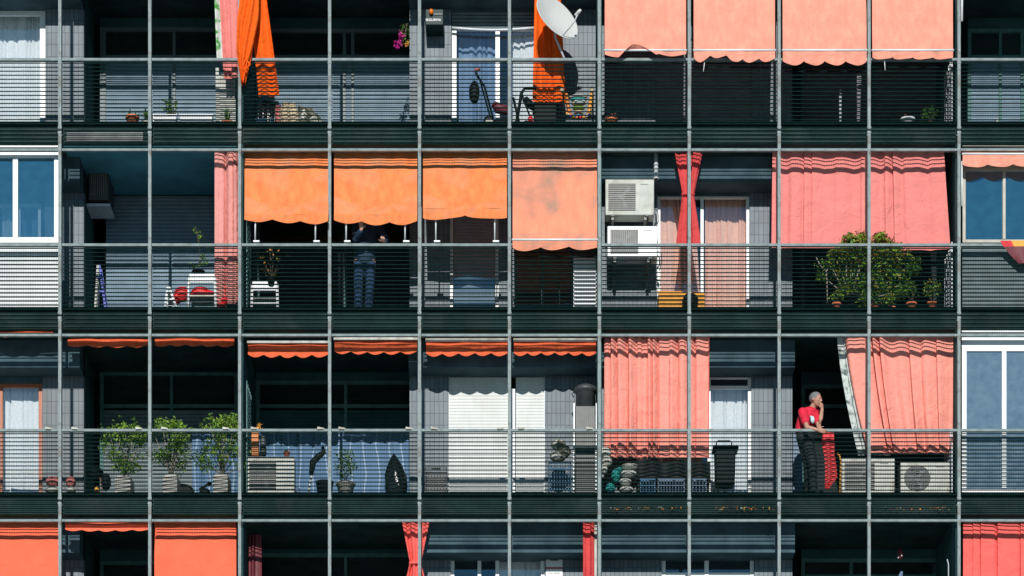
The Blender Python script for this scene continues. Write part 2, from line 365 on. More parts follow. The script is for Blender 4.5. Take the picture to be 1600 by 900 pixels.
def window(px0, px1, py0, z0, Y, m='white', t=.06, muls=(), trans=(), glass='glass', label=None, w_mul=None, z1=None):
    x0, x1 = X(px0, Y), X(px1, Y); z1 = z1 if z1 is not None else Z(py0, Y)
    f = part('window', frame_mb(x0, x1, z0, z1, Y, t, .06, [X(p, Y) for p in muls], [Z(p, Y) for p in trans], w_mul), m, bevel=.004)
    if label: f['label'] = label
    g = obj('pane', MB().add([(x0 + t * .8, Y + .03, z0 + t * .8), (x1 - t * .8, Y + .03, z0 + t * .8), (x1 - t * .8, Y + .03, z1 - t * .8), (x0 + t * .8, Y + .03, z1 - t * .8)], [(0, 1, 2, 3)]), glass, B)
    g.parent = f
    return f

def curtain_sheet(x0, x1, z0, z1, Y, nf, amp, seed=0, hem=0., nu=None, flare=0.0, taper=None, skew=0.0):
    rnd = random.Random(seed); ph = [rnd.uniform(0, 6.28) for _ in range(6)]
    def warp(u): return u + .35 / nf * math.sin(2 * math.pi * u * nf / 2.7 + ph[0]) + .25 / nf * math.sin(2 * math.pi * u * nf / 1.7 + ph[1])
    def fn(u, v):
        t = 2 * math.pi * nf * warp(u)
        a = amp * (.75 + .25 * math.sin(7 * u + ph[2])) * (1 + .25 * math.sin(3 * v + ph[3] + 5 * u))
        tt = t + .5 * math.sin(2.1 * v + ph[4])
        y = Y + a * (1.0 - 2.3 * abs(math.sin(tt / 2)) ** .75 + .22 * math.sin(2 * t + ph[5]) + .10 * math.sin(5 * v + 3 * t / nf + ph[0]))
        x = x0 + (x1 - x0) * (u + .12 / nf * math.cos(t)) + flare * (u - .5) * v + skew * v * v
        z = z1 + (z0 - z1) * v
        if hem: z -= hem * v * (.5 + .5 * math.sin(t + 1.0))
        if taper: x = taper(u, v, x)
        return (x, y, z)
    return MB().sheet(nu or int(nf * 22), 30, fn)

def front_wall(r, px0, px1, openings, tile='tile'):
    """tiled wall between photo columns px0..px1 with door openings (px, px, top row) running to the floor"""
    z0, z1 = ZF[r], ZC[r]; cur = px0
    for a, b, top in openings:
        if a > cur: part('tiled_wall', MB().box(X(cur, YM), X(a, YM), YM, YM + .14, z0, z1), tile)
        zt = Z(top, YM)
        if zt < z1: part('wall_above_opening', MB().box(X(a, YM), X(b, YM), YM + .01, YM + .14, zt, z1), 'beam')
        cur = b
    if px1 > cur: part('tiled_wall', MB().box(X(cur, YM), X(px1, YM), YM, YM + .14, z0, z1), tile)

EL, ER = -100, 1740
#           row: openings left block, openings middle block
front_wall(1, EL, 131, [(-60, 71, 14)])
front_wall(1, 640, 1238, [(705, 869, 18), (1024, 1175, 60)])
front_wall(2, EL, 131, [(-60, 70, 300)])
front_wall(2, 640, 1238, [(703, 779, 330), (803, 896, 300), (1027, 1171, 305)])
front_wall(3, EL, 131, [(-60, 66, 598)], 'tile2')
front_wall(3, 640, 1238, [(701, 851, 580), (1030, 1174, 584)])
front_wall(4, EL, 131, [(-60, 66, 880)])
front_wall(4, 640, 1238, [(704, 851, 866), (1034, 1178, 866)])

# row 1
window(-58, 71, 15, ZF[1], 1.0, muls=(), t=.09)
window(706, 869, 40, ZF[1], 1.0, muls=(777.5,), t=.075, w_mul=.07)
mb = slats(MB(), X(706, .98), X(869, .98), Z(46, .98), Z(18, .98), .98, .06, .02); part('roller_shutter', mb, 'shutdark')
part('shutter_rail', MB().tube([(X(706 + 130 * k / 10, .9), .9, Z(43.5 + 3.5 * math.sin(k / 10 * 3.14), .9)) for k in range(11)], .022), 'alu')
mb = slats(MB(), X(1024, 1.0), X(1175, 1.0), ZF[1], Z(60, 1.0), 1.0, .05, .012); part('roller_shutter', mb, 'shutgrey')
# row 2
window(703, 779, 330, ZF[2], 1.0, t=.05)
part('roller_shutter', slats(MB(), X(709, 1.03), X(773, 1.03), ZF[2] + .05, Z(336, 1.03), 1.03 + .06, .05, .012), 'shutblue')
window(803, 896, 300, ZF[2], 1.0, 'darkframe', t=.05, muls=(848,))
window(1027, 1171, 305, ZF[2], 1.0, muls=(1097,), t=.05, w_mul=.05)
window(-10, 64, 318, ZF[2], 1.0, muls=(30,), t=.05)
# row 3
window(-58, 67, 598, ZF[3], 1.0, 'wood', t=.07, muls=(2,), w_mul=.05)
part('roller_shutter', slats(MB(), X(701, 1.0), X(796, 1.0), ZF[3] + .13, Z(580, 1.0), .99, .05, .0025), 'shutwhite')
part('roller_shutter', slats(MB(), X(806, 1.0), X(851, 1.0), ZF[3] + .13, Z(580, 1.0), .99, .05, .0025), 'shutwhite')
part('shutter_guide', MB().box(X(797, .97), X(805, .97), .955, 1.0, ZF[3] + .02, Z(607, .97)), 'alu', bevel=.004)
part('shutter_guide', MB().box(X(699, .97), X(701.5, .97), .955, 1.0, ZF[3] + .02, Z(560, .97)), 'alu')
part('shutter_guide', MB().box(X(850, .97), X(852.5, .97), .955, 1.0, ZF[3] + .02, Z(560, .97)), 'alu')
part('door_sill', MB().box(X(701, .97), X(851, .97), .965, 1.05, ZF[3] + .01, ZF[3] + .125), 'shutblue')
window(1030, 1174, 586, ZF[3], 1.0, muls=(1108,), trans=(605,), t=.055, w_mul=.05)
# row 4
window(704, 851, 868, ZF[4], 1.0, muls=(749, 777), t=.06, w_mul=.06)
window(1034, 1178, 866, ZF[4], 1.0, muls=(1104,), trans=(897,), t=.06, w_mul=.07)

# recess (deep) walls: header, transom, glazing above, shutter below
def deep(px0, px1, r, top, transom, kind, muls=(), fr='shutdark', low='shutblue', lowtop=None):
    x0, x1 = X(px0, YD), X(px1, YD); z0, z1 = ZF[r], ZC[r]
    zt = Z(top, YD)
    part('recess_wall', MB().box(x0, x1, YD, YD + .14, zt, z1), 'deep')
    if kind == 'shutter':
        part('roller_shutter', slats(MB(), x0, x1, z0, zt, YD + .05, .062, .014), low)
        return
    f = part('window', frame_mb(x0, x1, z0, zt - .002, YD, .06, .06, [X(p, YD) for p in muls], [Z(transom, YD)], .05), fr, bevel=.004)
    g = obj('pane', MB().add([(x0 + .04, YD + .03, Z(transom, YD)), (x1 - .04, YD + .03, Z(transom, YD)), (x1 - .04, YD + .03, zt - .05), (x0 + .04, YD + .03, zt - .05)], [(0, 1, 2, 3)]), 'glass', B); g.parent = f
    zl = Z(lowtop if lowtop else transom + 6, YD)
    part('roller_shutter', slats(MB(), x0 + .06, x1 - .06, z0 + .03, zl, YD + .02, .062, .012), low)
deep(156, 372, 1, 42, 88, 'w', (163, 272), lowtop=97)
deep(400, 652, 1, 44, 88, 'w', (538, 551))
deep(1252, 1486, 1, 44, 88, 'w', (1365,), low='shutgrey', fr='recframe')
deep(1512, 1720, 1, 44, 88, 'w', (1563, 1597), fr='recframe')
deep(165, 372, 2, 300, 470, 'shutter')
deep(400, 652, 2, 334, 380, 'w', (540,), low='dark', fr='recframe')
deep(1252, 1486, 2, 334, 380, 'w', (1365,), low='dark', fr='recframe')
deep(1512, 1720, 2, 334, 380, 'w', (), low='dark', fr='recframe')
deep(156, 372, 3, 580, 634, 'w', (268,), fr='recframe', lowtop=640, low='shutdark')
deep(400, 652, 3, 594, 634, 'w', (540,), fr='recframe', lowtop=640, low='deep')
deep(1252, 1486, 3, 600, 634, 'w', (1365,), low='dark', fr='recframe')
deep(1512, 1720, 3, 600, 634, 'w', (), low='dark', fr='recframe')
deep(156, 372, 4, 876, 930, 'w', (268,), fr='recframe', low='shutdark')
deep(400, 652, 4, 864, 930, 'w', (540,), fr='recframe', low='shutdark')
deep(1252, 1486, 4, 872, 900, 'w', (1330,), fr='recframe', low='shutdark')
deep(1512, 1720, 4, 872, 900, 'w', (), fr='recframe', low='shutdark')

# enclosed balconies: glazed fronts just behind the railing plane
YG = .13
def gallery(px0, px1, r, ytop, ysill, muls, m, glass, t, below, backdrop='room'):
    zs = Z(ysill, YG) if ysill else ZF[r] + .02
    window(px0, px1, ytop, zs, YG, m, t, muls, (), glass, w_mul=t * .95)
    if below:
        part('balcony_siding', slats(MB(), X(px0, YG), X(px1, YG), ZF[r] + .01, zs - .01, YG + .03, .063, .012), below)
    part('wall_above_opening', MB().box(X(px0, YG), X(px1, YG), YG + .01, YG + .1, Z(ytop, YG) + .003, ZC[r]), m if m != 'alu' else 'beam')
gallery(-60, 93, 2, 237, 379, (24,), 'white', 'glassblue', .085, 'white')
gallery(1504, 1700, 2, 262, 379, (1569, 1620), 'beige', 'glassblue', .05, 'shutdark')
gallery(1503, 1700, 3, 541, None, (1569, 1635), 'white', 'glassgrey', .075, None)

# open lattice screens against two of the partitions
for px, sg, r in ((1498.6, -1, 1), (1498.6, -1, 2), (1498.6, -1, 3), (375.4, 1, 2), (375.4, 1, 3)):
    lm_ = MB(); xs_ = X(px) + sg * .085
    ztop = Z(RAIL[r] + (4 if sg < 0 else -70), .4)
    for k in range(5): lm_.box(xs_ - .008, xs_ + .008, .16 + k * .17, .18 + k * .17, ZF[r] + .01, ztop)
    for k in range(int((ztop - ZF[r]) / .11)): lm_.box(xs_ - .003, xs_ + .003, .181, .84, ZF[r] + .05 + k * .11, ZF[r] + .062 + k * .11)
    part('lattice_screen', lm_, 'alu' if sg < 0 else 'recframe')
# facade grid: posts in storey lengths and mesh railing panels
pm = MB()
pm.box(-.024, .024, -.035, -.012, 0, STOREY - .03); pm.box(-.011, .011, -.012, .06, .01, STOREY - .04); pm.box(-.022, .022, .06, .075, .01, STOREY - .04)
for zz in (.01, 1.02, STOREY - .07): pm.box(-.030, .030, -.040, -.030, zz, zz + .03)
panel = MB()
PW, PH = 1.404 - .075, 1.40
nb = 22; pitch = 1.385 / nb
a_ = R(88); L_ = .0175
for i in range(nb):
    zc = -.045 - pitch * (i + .35)
    dy, dz = math.cos(a_) * L_ / 2, math.sin(a_) * L_ / 2
    p0, p1 = (0, -dy, -dz), (0, dy, dz)
    nrm = Vector((0, -math.sin(a_), math.cos(a_))) * .0012
    vs = []
    for x in (0.0, PW):
        for q, sg in ((p0, 1), (p1, 1), (p1, -1), (p0, -1)):
            vs.append((x, q[1] + nrm.y * sg, zc + q[2] + nrm.z * sg))
    panel.add(vs, [(0, 1, 5, 4), (1, 2, 6, 5), (2, 3, 7, 6), (3, 0, 4, 7), (0, 3, 2, 1), (4, 5, 6, 7)])
nv_ = 49
for k in range(nv_ + 1):
    x = PW * k / nv_
    panel.box(x - .0010, x + .0010, .010, .013, -1.41, -.03)
def local_mesh(name, mb, m):
    me = bpy.data.meshes.new(name); me.from_pydata(mb.v, [], mb.f); me.materials.append(M[m]); me.update(); return me
me_post = local_mesh('facade_post', pm, 'post'); me_panel = local_mesh('railing_panel', panel, 'mesh')
me_top = local_mesh('top_rail', MB().box(-.012, PW + .012, -.03, .03, -.038, 0), 'rail')
me_bot = local_mesh('bottom_rail', MB().box(-.012, PW + .012, -.028, .028, -1.446, -1.41), 'rail')
def inst(name, me, parent, loc):
    o = bpy.data.objects.new(name, me); col.objects.link(o); o.parent = parent; o.location = Vector(loc); return o
for r in range(-1, 5):
    zr = Z(RAIL[0] - 289.5 * 1 if r < 0 else RAIL[r], 0)
    for k, px in enumerate(BAYS):
        if r >= 0: inst('facade_post', me_post, B, Vector((X(px), 0, zr - 1.09 - (-0.0))) - ORG[B])
        if r in (0, 1, 2, 3) and k < len(BAYS) - 1:
            pn = inst('railing_panel', me_panel, B, Vector((X(px) + .042, 0, zr + .02)) - ORG[B])
            inst('top_rail', me_top, pn, (0, 0, 0)); inst('bottom_rail', me_bot, pn, (0, 0, 0))

# ================================================================ THINGS
# ---------------------------------------------------------------- awnings
def awning(pa, pb, ytop, ybar, yval, m, label, group, Yt=.42, Yb=-.12, bar=True, arms=None, seed=0, wave=.03, nsc=4, curl=0., slack=.0):
    rnd = random.Random(seed); p1, p2 = rnd.uniform(0, 6), rnd.uniform(0, 6)
    x0t, x1t, x0b, x1b = X(pa, Yt), X(pb, Yt), X(pa, Yb), X(pb, Yb)
    zt, zb = Z(ytop, Yt), Z(ybar, Yb)
    t = thing('awning', label, 'awning', (0.5 * (x0t + x1t), Yt, zt), group)
    def fn(u, v):
        x = (x0t + (x1t - x0t) * u) * (1 - v) + (x0b + (x1b - x0b) * u) * v
        sag = math.sin(math.pi * v) * .02
        fold = .013 * math.sin(9 * u + p1 + 1.5 * v) * v + .004 * math.sin(23 * u + p2) * math.sin(3 * v + 1) + .010 * math.exp(-((u - .45 - .1 * math.sin(p1)) / .015) ** 2) * v
        return (x, Yt + (Yb - Yt) * v + sag + fold, zt + (zb - zt) * v)
    obj('fabric', MB().sheet(60, 18, fn), m, t)
    hv = zb - Z(yval, Yb)
    def fv(u, v):
        lift = 0
        if curl: lift = curl * max(0, math.sin(2.2 * u * 3.14 + p2)) * hv
        sc = (abs(math.sin(math.pi * nsc * u + p1 * .0)) ** .7)
        z = zb - .004 - (hv * (.72 + .28 * sc) - lift + wave * .35 * math.sin(5 * u + p1)) * v
        y = Yb - .012 + (.018 * math.sin(2 * math.pi * nsc * u + p2) - lift * .5) * v
        return (x0b + (x1b - x0b) * u, y, z)
    obj('valance', MB().sheet(72, 6, fv), m, t)
    if bar: obj('front_bar', MB().tube([(x0b - .012, Yb - .012, zb), (x1b + .012, Yb - .012, zb)], .017, 10), 'white', t)
    obj('roller', MB().tube([(x0t, Yt + .03, zt + .03), (x1t, Yt + .03, zt + .03)], .03, 12), 'darkgrey', t)
    if arms:
        for px, rr in arms:
            a = (X(px, 0), -.045, Z(rr, 0) + .02); b = (X(px, Yb), Yb + .01, zb - .0)
            obj('arm', MB().tube([a, b], .012, 8), 'white', t)
            obj('arm_bracket', MB().box(a[0] - .03, a[0] + .07, -.06, .03, a[2] - .012, a[2] + .014), 'white', t, bevel=.006)
    return t
G1 = 'faded peach awnings of the top storey'
awning(945, 1072, -58, 79, 88, 'peach', 'peach awning with its valance flipped up under the bar, next to the satellite dish', G1, seed=1, curl=1.6, nsc=3, wave=.02)
awning(1084, 1211, -58, 79, 97, 'peach', 'peach awning with a stained upper edge, one valance end flipped up beside a cord', G1, seed=2, curl=.35, nsc=5)
awning(1223, 1354, -58, 79, 102, 'peach', 'peach awning with a vertical crease and a long draped scalloped valance', G1, seed=3, nsc=4, wave=.0)
awning(1363, 1489, -58, 79, 93, 'peach', 'peach awning beside the dark open bay, above the white flower pot', G1, seed=4, nsc=4, wave=.0)
G2 = 'orange awnings of the second storey'
awning(382, 513, 238, 336, 348, 'orange', 'half lowered orange awning over the plant with orange leaves', G2, arms=((399, 381), (493, 381)), seed=5, bar=False, Yb=-.16, nsc=3, wave=.05)
awning(522, 652, 238, 336, 350, 'orange', 'half lowered orange awning gripped by the person in blue jeans', G2, arms=((541, 381), (633, 381)), seed=6, bar=False, Yb=-.16, nsc=3, wave=.05)
awning(661, 792, 238, 326, 343, 'orange', 'half lowered orange awning, hem raised higher than its neighbours', G2, arms=((681, 381), (773, 381)), seed=7, bar=False, Yb=-.16, nsc=2, wave=.06)
awning(801, 933, 238, 375, 391, 'orangestained', 'longest orange awning, grey stains at its top and a white bar at its hem', G2, seed=8, Yb=-.12, nsc=3, wave=.03)
awning(1504, 1700, 233, 241, 262, 'peach', 'short orange awning above the beige framed balcony windows', None, seed=9, Yt=.10, Yb=-.08, nsc=5, wave=.02)
G4 = 'red orange awnings of the lowest storey'
awning(-50, 91, 815, 1000, 1015, 'orangered', 'wide red orange awning running out at the lower corner beside a post', G4, seed=10, Yb=-.2)
awning(241, 369, 815, 1000, 1015, 'orangered', 'narrow lowered red orange awning between two posts', G4, seed=11, Yb=-.2)

def rolled_awning(pa, pb, ybox, yfold, yval, m, label, group, Y=.24, nsc=6, bar=True, brk=None, seed=0, top=None):
    x0, x1 = X(pa, Y), X(pb, Y); zt, zf, zv = Z(ybox, Y), Z(yfold, Y), Z(yval, Y)
    t = thing('awning', label, 'awning', (.5 * (x0 + x1), Y, zt), group)
    rnd = random.Random(seed); p1 = rnd.uniform(0, 6)
    def fb(u, v):
        a = v * 3.4
        return (x0 + (x1 - x0) * u, Y - .05 * math.sin(a) - .03 + .008 * math.sin(12 * u + p1 + 3 * v), zt - (zt - zf) * v + .008 * math.sin(6 * u + p1) + .012 * math.sin(a * 3))
    obj('rolled_fabric', MB().sheet(60, 14, fb), m, t)
    def fv(u, v):
        z = zf - ((zf - zv) * (.6 + .4 * abs(math.sin(math.pi * nsc * u)))) * v + .006 * math.sin(6 * u + p1)
        return (x0 + (x1 - x0) * u, Y - .05 - .015 * v + .01 * math.sin(2 * math.pi * nsc * u) * v, z)
    obj('valance', MB().sheet(72, 5, fv), m, t)
    if bar: obj('front_bar', MB().box(x0 - .01, x1 + .01, Y - .115, Y - .085, zt - .03, zt + .012), 'offwhite', t, bevel=.004)
    obj('roller', MB().tube([(x0, Y + .03, zt), (x1, Y + .03, zt)], .035, 12), m, t)
    if brk:
        for px in brk:
            zr = Z(672, 0)
            obj('arm_bracket', MB().box(X(px) - .045, X(px) + .045, -.06, .03, zr - .004, zr + .022).obox((X(px) - .05, -.02, zr + .03), (X(px) + .06, -.03, zr + .002), .03, .03), 'offwhite', t, bevel=.005)
    return t
G3 = 'rolled up orange awnings of the third storey'
rolled_awning(107, 231, 532, 539, 545, 'orangefold', 'rolled up orange awning above the leftmost of three square pots', G3, brk=(117, 217), seed=1, nsc=4, bar=False)
rolled_awning(243, 366, 531, 538, 544, 'orangefold', 'rolled up orange awning above the two square pots that stand together', G3, brk=(257, 353), seed=2, nsc=5, bar=False)
rolled_awning(388, 513, 537, 550, 561, 'orangefold', 'rolled up orange awning above the air conditioner on the mesh balcony', G3, brk=(397, 501), seed=3, nsc=5, Y=.32)
rolled_awning(523, 652, 532, 545, 556, 'orangefold', 'rolled up orange awning above the black rubbish bag', G3, brk=(534, 639), seed=4, nsc=5, Y=.32)
rolled_awning(666, 793, 534, 547, 559, 'orangefold', 'rolled up orange awning above the wider white roller shutter', G3, brk=(678, 782), seed=5, nsc=5, Y=.32)
rolled_awning(803, 931, 534, 547, 558, 'orangefold', 'rolled up orange awning above the black chimney drum', G3, brk=(814, 921), seed=6, nsc=6, Y=.32)
rolled_awning(103, 234, 819, 826, 832, 'orangered', 'rolled up red awning with a scalloped hem between two lowered red awnings', None, seed=7, nsc=5, bar=False, Y=.15)
rolled_awning(-60, 84, 519, 525, 529, 'orangefold', 'rolled up orange awning over the orange wooden window', G3, brk=(76,), seed=8, nsc=5, bar=False)

# ---------------------------------------------------------------- hanging curtains
def curtain(px0, px1, ytop, ybot, Y, nf, amp, m, label, name='balcony_curtain', cat='curtain', seed=0, **k):
    x0, x1 = X(px0, Y), X(px1, Y); z1, z0 = Z(ytop, Y), Z(ybot, Y)
    mb = curtain_sheet(x0, x1, z0, z1, Y, nf, amp, seed, **k)
    o = obj(name, mb, m, loc=((x0 + x1) / 2, Y, z0)); return tag(o, label, cat)
def tie(xc_, vt, wmin, x0, x1, wb=1.0):
    def f(u, v, x):
        wv = wmin + (1 - wmin) * (min(1, abs(v - vt) / (vt if v < vt else (1 - vt))) ** 1.0) * (1 if v < vt else wb)
        return xc_ + (x - (x0 + x1) / 2) * wv
    return f
# big salmon curtains, third storey
curtain(942, 1110, 528, 716, .36, 9, .062, 'pinkpeach', 'salmon pink curtain with many deep folds hanging behind two mesh bays', seed=11, skew=.0)
curtain(1318, 1490, 524, 708, .36, 6, .060, 'pinkpeach', 'salmon pink curtain hanging above the two outdoor units beside the man', seed=25,
        taper=lambda u, v, x: x + .36 * (1 - u) * v ** 1.4)
curtain(1310, 1360, 528, 712, .42, 3, .03, 'greylining', 'narrow white and grey patterned lining curtain hanging beside the man in red', seed=5,
        taper=lambda u, v, x: x + .33 * v ** 1.4)
# pink sheets second storey
curtain(1208, 1357, 238, 388, .36, 5, .022, 'pink', 'dusty pink sheet curtain with soft creases on the side near the peach net door', seed=8, taper=lambda u, v, x: x - .02 * v * (1 - u))
curtain(1358, 1477, 238, 391, .36, 4, .028, 'pink', 'dusty pink sheet curtain with soft creases hanging above the large green bush', seed=9, taper=lambda u, v, x: x + .10 * v * u)
# two curtains gathered at a partition
c_ = curtain(336, 376, 238, 476, .30, 3, .06, 'dustysalmon', 'narrow salmon curtain hanging down to the red bags beside a partition', seed=3)
curtain(335, 365, -60, 96, .30, 2, .04, 'floral', 'white curtain with green leaf pattern, hanging beside the pink curtain', seed=4, taper=lambda u, v, x: x + .06 * v)
curtain(342, 378, -60, 124, .22, 2, .04, 'pink', 'pink curtain hanging in the top storey beside the knotted orange cloth', seed=6, taper=lambda u, v, x: x + .10 * v * (1 - u))
# tied curtains
def tied(pxc, w_px, ytop, ybot, ytie, wmin, Y, nf, m, label, seed, wb=1.0, lean=0, bandm=None):
    x0, x1 = X(pxc - w_px / 2, Y), X(pxc + w_px / 2, Y); xm = (x0 + x1) / 2
    z1, z0, zt = Z(ytop, Y), Z(ybot, Y), Z(ytie, Y)
    vt = (z1 - zt) / (z1 - z0)
    t = thing('tied_curtain', label, 'curtain', (xm, Y, z0))
    f0 = tie(xm, vt, wmin, x0, x1, wb)
    mb = curtain_sheet(x0, x1, z0, z1, Y, nf, .035, seed, taper=lambda u, v, x: f0(u, v, x) + lean * v)
    obj('cloth', mb, m, t)
    r_ = (x1 - x0) / 2 * wmin
    xt = xm + lean * vt
    obj('tie_band', MB().lathe([(1, -.02), (1.05, 0), (1, .02)], (xt, Y, zt), 16, sx=r_ * 1.12, sy=.055), bandm or m, t)
    return t
tied(1075, 44, 240, 386, 304, .42, .30, 4, 'redcloth', 'red curtain tied at its middle, hanging in front of the peach net doors', 21, wb=.9)
tied(649, 44, 812, 935, 880, .40, .30, 4, 'coral', 'coral red curtain tied into a bunch under the third storey slab', 22)
curtain(911, 928, 812, 930, .30, 2, .03, 'redcloth', 'narrow red curtain hanging straight below the lowest mesh rail', seed=31)
curtain(924, 935, 812, 930, .34, 1, .03, 'offwhite', 'narrow off white curtain hanging behind the narrow red one', seed=32)
curtain(1506, 1700, 818, 960, .34, 8, .03, 'coral', 'wide coral red curtain with a rounded upper corner on the lowest storey', seed=33,
        taper=lambda u, v, x: x + .0)
curtain(388, 408, 836, 960, .8, 2, .03, 'maroon', 'dark maroon curtain deep in the shaded lowest balcony', seed=34)
# knotted orange cloth over the post and its tail
def knotted():
    t = thing('orange_cloth', 'vivid orange cloth knotted and hanging over the rail in front of the pink curtain', 'cloth', (X(388), -.06, Z(130)))
    def fn(u, v):
        yy = -60 + 193 * v
        wd = [27, 27, 31, 24, 6]; k = v * 4; i = min(3, int(k)); wv = wd[i] + (wd[i + 1] - wd[i]) * (k - i)
        cx = 391 - 8 * v + 2 * math.sin(5 * v)
        a = 2 * math.pi * u
        px = cx + wv / 2 * math.cos(a) * (1 + .12 * math.sin(5 * a + 6 * v))
        Yc = -.10
        return (X(px), Yc + .07 * math.sin(a) * (1 + .5 * math.sin(7 * a + 9 * v)), Z(yy) - .03 * math.sin(3 * a) * v)
    obj('hanging_bundle', MB().sheet(48, 30, fn), 'orangecloth', t)
    def f2(u, v):
        px = (388 + 26 * u) * (1 - v) + (404 + 33 * u) * v
        return (X(px, .12), .12 + .03 * math.sin(9 * u + 2 * v), Z(-20 + 170 * v, .12))
    obj('trailing_sheet', MB().sheet(24, 20, f2), 'orangecloth', t)
    obj('knot', MB().tube([(X(385), -.16, Z(118)), (X(392), -.17, Z(108)), (X(386), -.17, Z(101)), (X(380), -.15, Z(112)), (X(388), -.16, Z(121))], .022, 8), 'orangecloth', t)
knotted()
curtain(838, 872, -60, 162, .52, 3, .045, 'orangecloth', 'vivid orange curtain hanging down beside the satellite dish', seed=41,
        taper=lambda u, v, x: x + (.16 * (u - .3)) * v)

# ---------------------------------------------------------------- curtains behind window panes
def net(px0, px1, r, ytop, Y, m, label, nf, seed, ybot=None, **k):
    z0 = ZF[r] + .05 if ybot is None else Z(ybot, Y)
    x0, x1 = X(px0, Y), X(px1, Y)
    o = obj('net_curtain', curtain_sheet(x0, x1, z0, Z(ytop, Y), Y, nf, .03, seed, **k), m, loc=((x0 + x1) / 2, Y, z0))
    return tag(o, label, 'curtain')
net(-50, 66, 1, 20, 1.22, 'lace', 'white lace curtain behind the white framed window at the edge of the top storey', 9, 51)
net(716, 778, 1, 50, 1.30, 'laceblue', 'pale blue curtain behind the glass beside the grey tiled wall with the siren box', 5, 52)
net(798, 868, 1, 50, 1.22, 'lace', 'white net curtain behind the pane next to the orange curtain', 6, 53)
net(1029, 1094, 2, 312, 1.22, 'lacepeach', 'peach net curtain behind the narrow door pane beside the outdoor units', 5, 54, taper=lambda u, v, x: x - .12 * (1 - v) ** 2 * u)
net(1101, 1168, 2, 312, 1.22, 'lacepeach', 'peach net curtain behind the door pane beside the grey tiles', 6, 55)
net(-50, 62, 3, 600, 1.22, 'lace', 'white net curtain behind the orange wooden window frame', 7, 56)
net(1108, 1168, 3, 608, 1.22, 'lace', 'white lace curtain behind the door with the shopping trolley', 6, 57)
net(2, 28, 2, 322, 1.2, 'lace', 'pale curtain inside the white framed glazed balcony', 3, 61)
net(32, 60, 2, 322, 1.2, 'laceblue', 'pale blue curtain inside the white framed glazed balcony', 3, 62)
net(778, 846, 4, 872, 1.28, 'lace', 'pale curtain behind the window pane on the lowest storey', 5, 58)
net(400, 640, 3, 674, 1.985, 'wavecloth', 'blue grey curtain with wavy folds covering the rear wall behind the rubbish bag', 12, 59)  # shade put into the shape: cloth starts at shadow edge, dark shutter above
net(300, 372, 3, 676, 1.985, 'wavecloth', 'blue grey curtain covering the rear wall behind the square pots', 5, 60)

